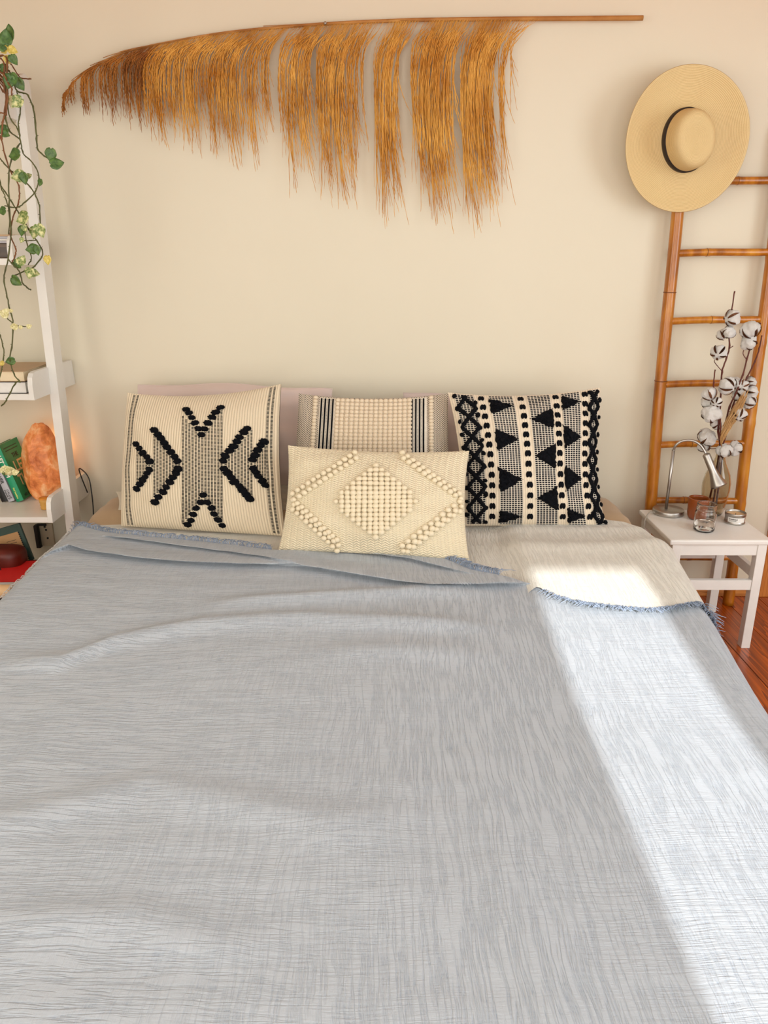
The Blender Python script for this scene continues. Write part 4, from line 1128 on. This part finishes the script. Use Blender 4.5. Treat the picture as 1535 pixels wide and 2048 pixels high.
def book(c0, W, H, Dp, Rm, cover, spine, label, cat='book', rnd=.3, group=None, th=.0016, name='book'):
    """closed book: local x = thickness W (spine seen from -y), y = depth, z = height; c0 = front-bottom-right corner"""
    t = thing(name, tuple(c0), label, cat, group)
    Mx = Matrix.Translation(c0) @ Rm.to_4x4()
    bm = bmesh.new(); box(bm, -W, -W+th, 0, Dp, 0, H, M=Mx); box(bm, -th, 0, 0, Dp, 0, H, M=Mx); obj('cover', bm, cover, t)
    bm = bmesh.new(); N = 6; rows = []
    for i in range(N+1):
        f = i/N; x_ = -W+W*f; y_ = -.004*math.sin(math.pi*f)*rnd*3
        rows.append([bm.verts.new(Mx @ Vector((x_, y_+dy, z))) for dy, z in ((0, 0), (0, H), (.002, H), (.002, 0))])
    for a_, b_ in zip(rows, rows[1:]):
        for k in range(4): bm.faces.new((a_[k], a_[(k+1) % 4], b_[(k+1) % 4], b_[k]))
    bm.faces.new(rows[0]); bm.faces.new(rows[-1][::-1])
    obj('spine', bm, spine, t)
    bm = bmesh.new(); box(bm, -W+th, -th, .002, Dp-.004, .003, H-.003, M=Mx); obj('page_block', bm, M['pages'], t)
    return t, Mx
zS = shelf_z[0]+.0222
# leaning books (tilted about y, spines to the room)
tl = math.radians(-15.5)
Rt = Matrix.Rotation(tl, 3, 'Y')
Rt = Matrix.Rotation(math.radians(-15.5), 3, 'Y')
c0 = PZ(46, 1004, zS); 
g, Mx = book(Vector((c0.x+.004, c0.y, zS+.0085)), .030, .235, .150, Rt, M['green'], M['greenspine'], 'green hardcover book leaning beside the salt rock', rnd=.5)
X = (Rt @ Vector((1, 0, 0))); Y_ = Vector((0, 1, 0)); Zv = Rt @ Vector((0, 0, 1))
def onb(y, z, x=.0006): return Mx @ Vector((x, y, z))
text('THE', .026, onb(.058, .168), Y_, Zv, M['ink'], g, bold=.0006)
text('LET', .062, onb(.038, .112), Y_, Zv, M['tanprint'], g, bold=.0012, sx=1.05)
text('THEM', .062, onb(.030, .056), Y_, Zv, M['tanprint'], g, bold=.0012, sx=.85)
text('THEORY', .020, onb(.050, .034), Y_, Zv, M['ink'], g, bold=.0004)
text('MEL ROBBINS', .015, onb(.022, .010), Y_, Zv, M['darkgreenprint'], g, bold=.0004)
bm = bmesh.new()
for (za, ya, yb) in ((.212, .018, .125), (.200, .025, .125)):
    box(bm, .0003, .0008, ya, yb, za, za+.004, M=Mx)
obj('printed_line', bm, M['darkgreenprint'], g)
def ons(x, z): return Mx @ Vector((x, -.0068, z))
text('LET THEM', .0205, ons(-.0215, .196), -Zv, X, M['whiteprint'], g, bold=.0010, sx=1.0)
text('Mel Robbins', .0095, ons(-.018, .060), -Zv, X, M['yellowprint'], g, bold=.0003)
def lower_right(Mx, W): return Mx @ Vector((-W-.0005, 0, 0))
c1_ = Vector((c0.x-.0320, c0.y-.002, zS+.0075))
g2, Mx2 = book(c1_, .026, .205, .14, Rt, M['grey'], M['grey'], 'pale grey book leaning against the green book', rnd=.3)
s2 = lambda x, z: Mx2 @ Vector((x, -.0052, z))
text('QUICKSILVER', .0185, s2(-.0195, .190), -Zv, X, M['ink'], g2, bold=.0003)
text('CALLIE', .0118, s2(-.0105, .052), -Zv, X, M['ink'], g2, sx=1.1); text('HART', .0118, s2(-.0215, .052), -Zv, X, M['ink'], g2, sx=1.4)
book(Vector((c1_.x-.028, c1_.y+.001, zS+.0075)), .026, .195, .13, Rt, M['blackc'], M['blackc'], 'black book leftmost of the leaning books on the lower shelf', rnd=.3)

# salt rock lamp
c = P(97, 990, 2.955); c.z = zS
t = thing('salt_lamp', tuple(c), 'rough orange salt rock lamp on the lower shelf', 'lamp')
bm = bmesh.new(); bmesh.ops.create_icosphere(bm, subdivisions=5, radius=1)
fac = [(Vector((random.gauss(0, 1), random.gauss(0, 1), random.gauss(0, 1))).normalized(), random.uniform(.80, .93)) for _ in range(26)]
for v in bm.verts:
    d = v.co.normalized(); r = 1
    for nn, lim in fac:
        k = d.dot(nn)
        if k > 0: r = min(r, lim/k)
    r = max(r, .86); r += .035*noise.noise(d*4)+.012*noise.noise(d*11)
    z_ = d.z*r; tp = 1-.10*z_
    sq = 1+.18*(1-abs(d.z))
    v.co = c+Vector((d.x*r*.086*tp, d.y*r*.070*tp, .138+max(z_, -.78)*.176))
obj('rock', bm, M['salt'], t)
l = bpy.data.lights.new('salt_lamp_bulb', 'POINT'); l.energy = .22; l.color = (1, .52, .2); l.shadow_soft_size = .02
o = bpy.data.objects.new('salt_lamp_bulb', l); COL.objects.link(o); o.location = (c.x+.02, -.035, c.z+.20)
# little glass candle jar
c = P(91, 1012, 2.80); c.z = zS
t = thing('candle_jar', tuple(c), 'small ribbed glass jar with orange top in front of the salt rock', 'jar')
bm = bmesh.new(); lathe(bm, [(.014, 0), (.0175, .002), (.019, .008), (.0175, .013), (.0195, .018), (.018, .024), (.0205, .029), (.021, .044), (.0195, .044), (.0185, .03), (.010, .028)], c, 32); obj('jar_body', bm, M['lightwood'], t)
bm = bmesh.new(); lathe(bm, [(.004, .038), (.0196, .039), (.0214, .044), (.0214, .047), (.004, .0475)], c, 32); obj('lid', bm, M['orange'], t)

# books lying on the middle shelf
zM = shelf_z[1]+.0222
Rl = Matrix.Rotation(math.radians(90), 3, 'Y') @ Matrix.Rotation(0, 3, 'Z')
def flatbook(x0, x1, y0, y1, z, h, cover, label, ang=0):
    cx_, cy_ = (x0+x1)/2, (y0+y1)/2; t = thing('book', (cx_, cy_, z), label, 'book')
    Mx = Matrix.Translation((cx_, cy_, 0)) @ Matrix.Rotation(ang, 4, 'Z') @ Matrix.Translation((-cx_, -cy_, 0))
    bm = bmesh.new(); box(bm, x0, x1, y0, y1, z, z+.0018, M=Mx); box(bm, x0, x1, y0, y1, z+h-.0018, z+h, M=Mx); box(bm, x0, x0+.0018, y0, y1, z+.0018, z+h-.0018, M=Mx); obj('cover', bm, cover, t)
    bm = bmesh.new(); nl = 6
    for k in range(nl):
        a_, b_ = z+.0018+(h-.0036)*k/nl, z+.0018+(h-.0036)*(k+1)/nl; i_ = .003+random.uniform(0, .0012)
        box(bm, x0+.0019, x1-i_, y0+i_, y1-i_, a_+.0001, b_, M=Mx)
    obj('page_block', bm, M['paper' if z < zM+.01 else 'pages'], t)
flatbook(-1.50, -1.292, 2.712-WALLD, -.08, zM, .042, M['blackc'], 'dark-edged book lying at the bottom of the stack on the middle shelf')
flatbook(-1.50, -1.300, 2.716-WALLD, -.10, zM+.0425, .036, M['tan'], 'tan-covered book lying on top of the stack on the middle shelf', .03)
# upper shelf: grey magazine pile and dark bowl
zU = shelf_z[2]+.0222
for k, (h, cov) in enumerate(((.007, 'grey'), (.006, 'paper'), (.008, 'grey'), (.006, 'tan'))):
    z0 = zU+.050+sum((.007, .006, .008, .006)[:k])+.0004*k
    bm = bmesh.new(); Mx = Matrix.Translation((-1.39, -.20, z0)) @ Matrix.Rotation(.05+.05*k, 4, 'Z'); box(bm, -.09, .085, -.13, .12, 0, h, .001, M=Mx)
    tag(obj('magazine', bm, M[cov]), ['grey magazine at the bottom of the pile on the box, upper shelf', 'white magazine second from the bottom of the upper shelf pile', 'grey magazine second from the top of the upper shelf pile', 'tan magazine topmost of the upper shelf pile'][k], 'magazine')
bm = bmesh.new(); box(bm, -1.49, -1.292, -.33, -.07, zU, zU+.0495, .003)
tag(obj('storage_box', bm, M['darkwood']), 'dark wooden box under the magazines on the upper shelf', 'box')

# trailing plant
pc = Vector((-1.375, 2.77-WALLD, shelf_z[3]+.0222))
pc.z = shelf_z[3]+.0222
t = thing('trailing_plant', tuple(pc), 'trailing variegated pothos hanging from the top of the white shelf', 'plant')
bm = bmesh.new(); lathe(bm, [(.04, 0), (.052, .002), (.066, .10), (.070, .115), (.064, .115), (.060, .10), (.02, .095)], pc, 36); obj('pot', bm, M['brown'], t)
bm = bmesh.new(); lathe(bm, [(.02, .096), (.059, .101), (.02, .106)], pc, 24); obj('soil', bm, M['soil'], t)
def Z1(x, y, D): return P(x/3.415, y/3.415, D)
def Z2(x, y, D): return P(x/3.15, 600+y/3.15, D)
rim = pc+Vector((.055, -.035, .108))
vines = [([(1, 40, 470), (1, 110, 610), (1, 150, 632), (1, 190, 650), (1, 230, 750), (1, 245, 900), (1, 255, 1010), (1, 280, 1045), (1, 310, 1070), (1, 345, 1085)], 2.66, 'vine', .0024),
         ([(1, 10, 450), (1, 40, 640), (1, 35, 790), (1, 70, 900), (1, 140, 960), (1, 100, 1040), (1, 62, 1180), (1, 62, 1400), (1, 75, 1600), (1, 48, 1800), (1, 25, 1900), (1, 50, 2030), (2, 62, 60), (2, 80, 130), (2, 76, 280), (2, 62, 380), (2, 95, 480), (2, 128, 515), (2, 100, 520), (2, 60, 590), (2, 35, 640), (2, 8, 668)], 2.63, 'vine', .0022),
         ([(1, -20, 900), (1, 10, 960), (1, 60, 1150), (1, 125, 1260), (1, 132, 1340), (1, 118, 1410), (1, 90, 1480), (1, 70, 1600), (1, 108, 1700), (1, 100, 1760), (1, 78, 1800)], 2.64, 'vinebrown', .0021),
         ([(1, 20, 500), (1, 60, 780), (1, 120, 880), (1, 140, 960), (1, 160, 1050), (1, 220, 1110), (1, 265, 1200), (1, 240, 1310), (1, 160, 1390), (1, 110, 1418), (1, 30, 1405)], 2.62, 'vine', .0019),
         ([(1, -30, 1050), (1, 0, 1080), (1, 60, 1150), (1, 190, 1260), (1, 245, 1340), (1, 270, 1420), (1, 275, 1530)], 2.65, 'vine', .0021),
         ([(1, -30, 1230), (1, 0, 1260), (1, 60, 1350), (1, 120, 1440), (1, 200, 1570), (1, 260, 1660), (1, 292, 1735), (1, 230, 1822), (1, 170, 1850), (1, 80, 1890)], 2.64, 'vine', .0021),
         ([(1, 55, 1770), (1, 90, 1810), (1, 130, 1850), (1, 155, 1930), (1, 185, 1965), (1, 212, 1980)], 2.62, 'vine', .0022),
         ([(1, -10, 1180), (1, 10, 1290), (1, 30, 1330), (1, 62, 1440), (1, 60, 1600)], 2.65, 'vine', .0018),
         ([(1, 110, 610), (1, 130, 680), (1, 137, 760), (1, 125, 850), (1, 135, 930)], 2.66, 'vine', .0020),
         ([(1, 20, 380), (1, 70, 430), (1, 120, 510), (1, 150, 535), (1, 215, 540)], 2.66, 'vinebrown', .0018),
         ([(1, 20, 380), (1, 45, 500), (1, 50, 640), (1, 42, 790)], 2.61, 'vinebrown', .0026),
         ([(1, 5, 400), (1, 25, 560), (1, 40, 700), (1, 20, 840), (1, 10, 960)], 2.615, 'vinebrown', .0024),
         ([(1, 0, 490), (1, 50, 560), (1, 78, 600), (1, 80, 650)], 2.60, 'vinebrown', .0022),
         ([(1, 250, 1640), (1, 200, 1645), (1, 150, 1640)], 2.64, 'vine', .0014),
         ([(1, 170, 1580), (1, 190, 1690), (1, 215, 1760), (1, 190, 1810)], 2.66, 'vine', .0017),
         ([(2, -20, 170), (2, 5, 240), (2, 24, 330), (2, 10, 440), (2, -10, 520)], 2.63, 'vine', .0019),
         ([(2, -10, 60), (2, 40, 110), (2, 80, 145), (2, 130, 165), (2, 190, 165)], 2.63, 'vine', .0017),
         ([(2, -20, 1085), (2, 30, 1070), (2, 60, 1075)], 2.63, 'vine', .0014),
         ([(1, -30, 770), (1, 10, 770), (1, 40, 785)], 2.61, 'vinebrown', .002)]
for pts, D, m_, r_ in vines:
    wpts = [(Z1 if z == 1 else Z2)(x, y, D) for z, x, y in pts]
    if pts[0][0] == 1 and pts[0][2] < 520: wpts = [rim+Vector((random.uniform(-.02, .0), random.uniform(-.02, .0), 0))]+wpts
    sp = smooth_path(wpts, 5); sp = [p+Vector((random.uniform(-.0008, .0008), random.uniform(-.002, .002), random.uniform(-.0008, .0008))) for p in sp]
    bm = bmesh.new(); tube(bm, sp, [r_*(1.3 if i % 4 == 0 else 1) for i in range(len(sp))], 6)
    for i in range(3, len(sp)-1, 4):      # little aerial root nubs
        p = sp[i]; d = Vector((random.choice((-1, 1)), random.uniform(-.5, .5), random.uniform(-.3, .6))).normalized()
        tube(bm, [p, p+d*.006], [.0014, .0005], 4)
    obj('vine', bm, M[m_], t)
# dead stems over the rim
bm = bmesh.new()
for k in range(46):
    p0 = rim+Vector((random.uniform(-.05, .02), random.uniform(-.03, .03), random.uniform(-.01, .03)))
    p2 = Z1(random.uniform(-20, 80), random.uniform(480, 660), random.uniform(2.62, 2.70))
    if random.random() < .35: p2 = p0+Vector((random.uniform(-.01, .05), random.uniform(-.03, .01), random.uniform(-.08, .03)))
    tube(bm, smooth_path([p0, (p0+p2)/2+Vector((random.uniform(-.01, .02), -.012, .02)), p2], 4), random.uniform(.001, .0022), 5)
obj('root_tangle', bm, M['vinebrown'], t, kind='stuff')
def leaf_mesh(name, mat, fold):
    bm = bmesh.new(); uvl = None; N = 9; rows = []
    for i in range(N+1):
        f = i/N; yv = f; wdt = .52*math.sin(math.pi*min(1, f**.75))**.8*(1-.35*f)+.0
        if i == 0: wdt = .12
        if i == N: wdt = .0
        row = []
        for s in (-1, -.5, 0, .5, 1):
            back = -.10*abs(s) if i <= 1 else 0
            row.append(bm.verts.new((s*wdt, yv+back, fold*abs(s)*wdt+.12*math.sin(f*2.6)*-1+.03*math.sin(s*5+f*7))))
        rows.append(row)
    for a_, b_ in zip(rows, rows[1:]):
        for k in range(4): bm.faces.new((a_[k], a_[k+1], b_[k+1], b_[k])).smooth = True
    bmesh.ops.remove_doubles(bm, verts=bm.verts, dist=.001)
    bmesh.ops.solidify(bm, geom=bm.faces, thickness=.012)
    me = bpy.data.meshes.new(name); bm.to_mesh(me); bm.free(); me.materials.append(mat); return me
LM = {k: [leaf_mesh('leaf', M[m_], f) for f in (.15, .45)] for k, m_ in (('g', 'leaf'), ('v', 'leafvar'), ('p', 'leafpale'), ('y', 'leafyellow'))}
leaves = [(1, 40, 250, 62, 'g', 80), (1, 66, 215, 60, 'g', 95), (1, 28, 340, 44, 'y', 200), (1, 90, 345, 40, 'y', -20), (1, 95, 410, 44, 'g', -60), (1, 60, 400, 40, 'y', 30), (1, 60, 560, 58, 'g', 250), (1, 90, 540, 50, 'g', -70), (1, 138, 580, 50, 'g', 300),
          (1, 112, 700, 58, 'v', 215), (1, 85, 700, 50, 'p', 250), (1, 15, 890, 50, 'g', 200), (1, 42, 918, 36, 'g', -20), (1, 95, 1058, 62, 'g', 185), (1, 345, 1062, 56, 'g', 260), (1, 392, 1115, 58, 'g', 10),
          (1, 120, 1205, 62, 'v', 190), (1, 165, 1222, 50, 'g', 270), (1, 200, 1200, 28, 'v', 20), (1, 272, 1248, 32, 'g', 250), (1, 10, 1440, 44, 'g', 190), (1, 145, 1490, 70, 'v', 200), (1, 150, 1580, 48, 'g', 260), (1, 168, 1560, 34, 'v', 300),
          (1, 232, 1595, 56, 'v', 250), (1, 275, 1580, 60, 'v', 285), (1, 212, 1700, 56, 'g', 185), (1, 252, 1712, 44, 'g', 280), (1, 326, 1780, 42, 'y', 270), (1, 150, 1775, 50, 'v', 60), (1, 118, 1808, 46, 'g', -40),
          (1, 200, 1870, 52, 'v', 250), (1, 240, 1865, 44, 'v', -15), (1, 115, 1922, 56, 'g', -40), (1, 148, 1642, 26, 'v', 240),
          (2, 20, 85, 44, 'p', 150), (2, 40, 70, 34, 'p', 40), (2, 72, 68, 20, 'p', 0), (2, 85, 168, 38, 'p', 180), (2, 132, 172, 22, 'p', 0), (2, 185, 165, 26, 'p', 20), (2, 62, 385, 46, 'g', 190), (2, 8, 400, 28, 'y', 210),
          (2, 25, 1075, 60, 'p', 180), (2, 70, 1078, 54, 'p', 0), (2, 100, 1085, 34, 'p', 10), (2, 22, 1090, 18, 'g', 90), (1, 25, 470, 40, 'g', 230), (1, 5, 300, 50, 'g', 120)]
for (z, x, y, s, k, ang) in leaves:
    p = (Z1 if z == 1 else Z2)(x, y, 2.60+random.uniform(-.01, .03)); S = s/3.415/1500*2.62*1.38
    a = math.radians(ang)-math.pi/2
    face = Matrix.Rotation(random.uniform(-.3, .3), 3, 'Z') @ Matrix.Rotation(math.pi/2+random.uniform(-.35, .1), 3, 'X')   # leaf plane towards the room
    rot = face @ Matrix.Rotation(a, 3, 'Z')
    off = rot @ Vector((0, -.5*S, 0))
    inst('leaf', random.choice(LM[k]), t, p+off, rot, (S, S, S))

# ---------------------------------------------------------------- clutter below the shelf
c = P(178, 965, 3.06)
bm = bmesh.new(); cp = [(-1.228-.02, -.06, .50), P(158, 940, 3.0), P(168, 943, 2.99), P(178, 958, 2.985), P(183, 985, 2.98), P(186, 1012, 2.98), P(187, 1030, 2.985)]
tube(bm, smooth_path(cp, 6), .0026, 8); tag(obj('power_cord', bm, M['blackcable']), 'black power cord hanging behind the bed beside the shelf post', 'cord')
p = P(92, 1068, 3.07)
t = thing('wall_socket', (p.x, 0, p.z-.045), 'small cream and black socket plate on the wall under the lower shelf', 'socket')
bm = bmesh.new(); box(bm, p.x-.030, p.x+.032, -.012, 0, p.z-.055, p.z+.048, .003); obj('plate', bm, M['plastic'], t)
bm = bmesh.new(); box(bm, p.x-.042, p.x-.024, -.030, 0, p.z-.060, p.z+.045, .004); box(bm, p.x-.03, p.x+.01, -.02, -.012, p.z+.040, p.z+.050, .002); obj('black_edge', bm, M['blackc'], t)
bm = bmesh.new()
for (dx, dz) in ((.0, .034), (.004, .020), (.006, -.018)): lathe(bm, [(.0045, 0), (.0045, .002), (.001, .003)], (p.x+dx, -.012, p.z+dz), 12, Matrix.Rotation(math.pi/2, 3, 'X'))
obj('screw', bm, M['ink'], t)
# low chest with things on it
LX0, LX1 = -1.60, -1.245
bm = bmesh.new(); t = thing('low_chest', (-1.42, -.52, 0), 'dark wooden chest on the floor between the shelf and the bed', 'chest')
box(bm, LX0, LX1-.02, -.70, -.30, .0, .275, .006); obj('chest_body', bm, M['darkwood'], t)
bm = bmesh.new(); box(bm, LX0, LX1-.015, -.71, -.295, .275, .293, .004); obj('chest_lid', bm, M['darkwood'], t)
flatbook(-1.50, -1.205+.0, 2.50-WALLD, 2.70-WALLD, .294, .028, M['redc'], 'bright red book with cream pages half hidden by the blanket', .05)
bm = bmesh.new(); q = P(4, 1182, 2.42); 
lathe(bm, [(.010, -.045), (.022, -.043), (.024, -.038), (.024, .038), (.022, .043), (.008, .045)], (q.x-.01, -.655, .318), 24, Matrix.Rotation(math.pi/2, 3, 'Y'))
tag(obj('wooden_roller', bm, M['palewood']), 'pale wooden round-ended roller at the left edge beside the bed', 'roller')
t = thing('leather_case', (-1.46, -.36, .294), 'dark red rounded leather case under the lower shelf', 'case')
bm = bmesh.new(); bmesh.ops.create_icosphere(bm, subdivisions=4, radius=1)
for v in bm.verts:
    d = v.co; f = lambda s: math.copysign(abs(s)**.6, s)
    v.co = Vector((-1.47+f(d.x)*.085, -.395+f(d.y)*.060, .294+.047+f(d.z)*.046))
obj('case_body', bm, M['darkred'], t, smooth=True)
bm = bmesh.new(); tube(bm, smooth_path([(-1.50, -.452, .38), (-1.465, -.474, .375), (-1.445, -.476, .34), (-1.44, -.47, .30)], 5), .0022, 6); obj('strap', bm, M['blackcable'], t)
t = thing('notebook', (-1.50, -.27, .294), 'teal notebook with stitched kraft card leaning under the lower shelf', 'notebook')
Mx = Matrix.Translation((-1.40, -.300, .294)) @ Matrix.Rotation(math.radians(-16), 4, 'Y') @ Matrix.Rotation(math.radians(-6), 4, 'X')
bm = bmesh.new(); box(bm, -.18, 0, 0, .012, 0, .155, .002, M=Mx); obj('board', bm, M['teal'], t)
bm = bmesh.new(); box(bm, -.17, -.016, -.003, -.0005, .004, .125, .001, M=Mx); card = obj('card', bm, M['kraft'], t)
bm = bmesh.new()
for k in range(14): box(bm, -.0165, -.0125, -.004, -.0028, .008+k*.0085, .0125+k*.0085, M=Mx)
obj('stitching', bm, M['ink'], t, kind='stuff')
bm = bmesh.new()
for k in range(4): box(bm, -.075, -.035, -.0037, -.0029, .095-k*.010, .0965-k*.010, M=Mx)
obj('printed_line', bm, M['ink'], card)
bm = bmesh.new(); Mx = Matrix.Translation((-1.36, -.27, .300)) @ Matrix.Rotation(math.radians(35), 4, 'Y'); box(bm, -.0, .105, 0, .02, 0, .012, .001, M=Mx)
tag(obj('kraft_folder', bm, M['kraft']), 'thin kraft folder edge leaning beside the teal notebook', 'folder')

# things of one kind carry one group phrase; each keeps its own label
for o in COL.objects:
    if o.parent or 'label' not in o: continue
    nm = o.name.split('.')[0]; g = {'cushion': 'decorative cushions at the head of the bed', 'bed_pillow': 'plain pillows behind the cushions', 'cotton_branch': 'cotton branches in the vase', 'magazine': 'magazines piled on the upper shelf'}.get(nm)
    if nm == 'book': g = 'books leaning on the lower shelf' if 'lean' in o['label'] else ('books stacked on the middle shelf' if 'middle shelf' in o['label'] else None)
    if nm.endswith('blanket'): g = 'gauze blankets on the bed'
    if g: o['group'] = g
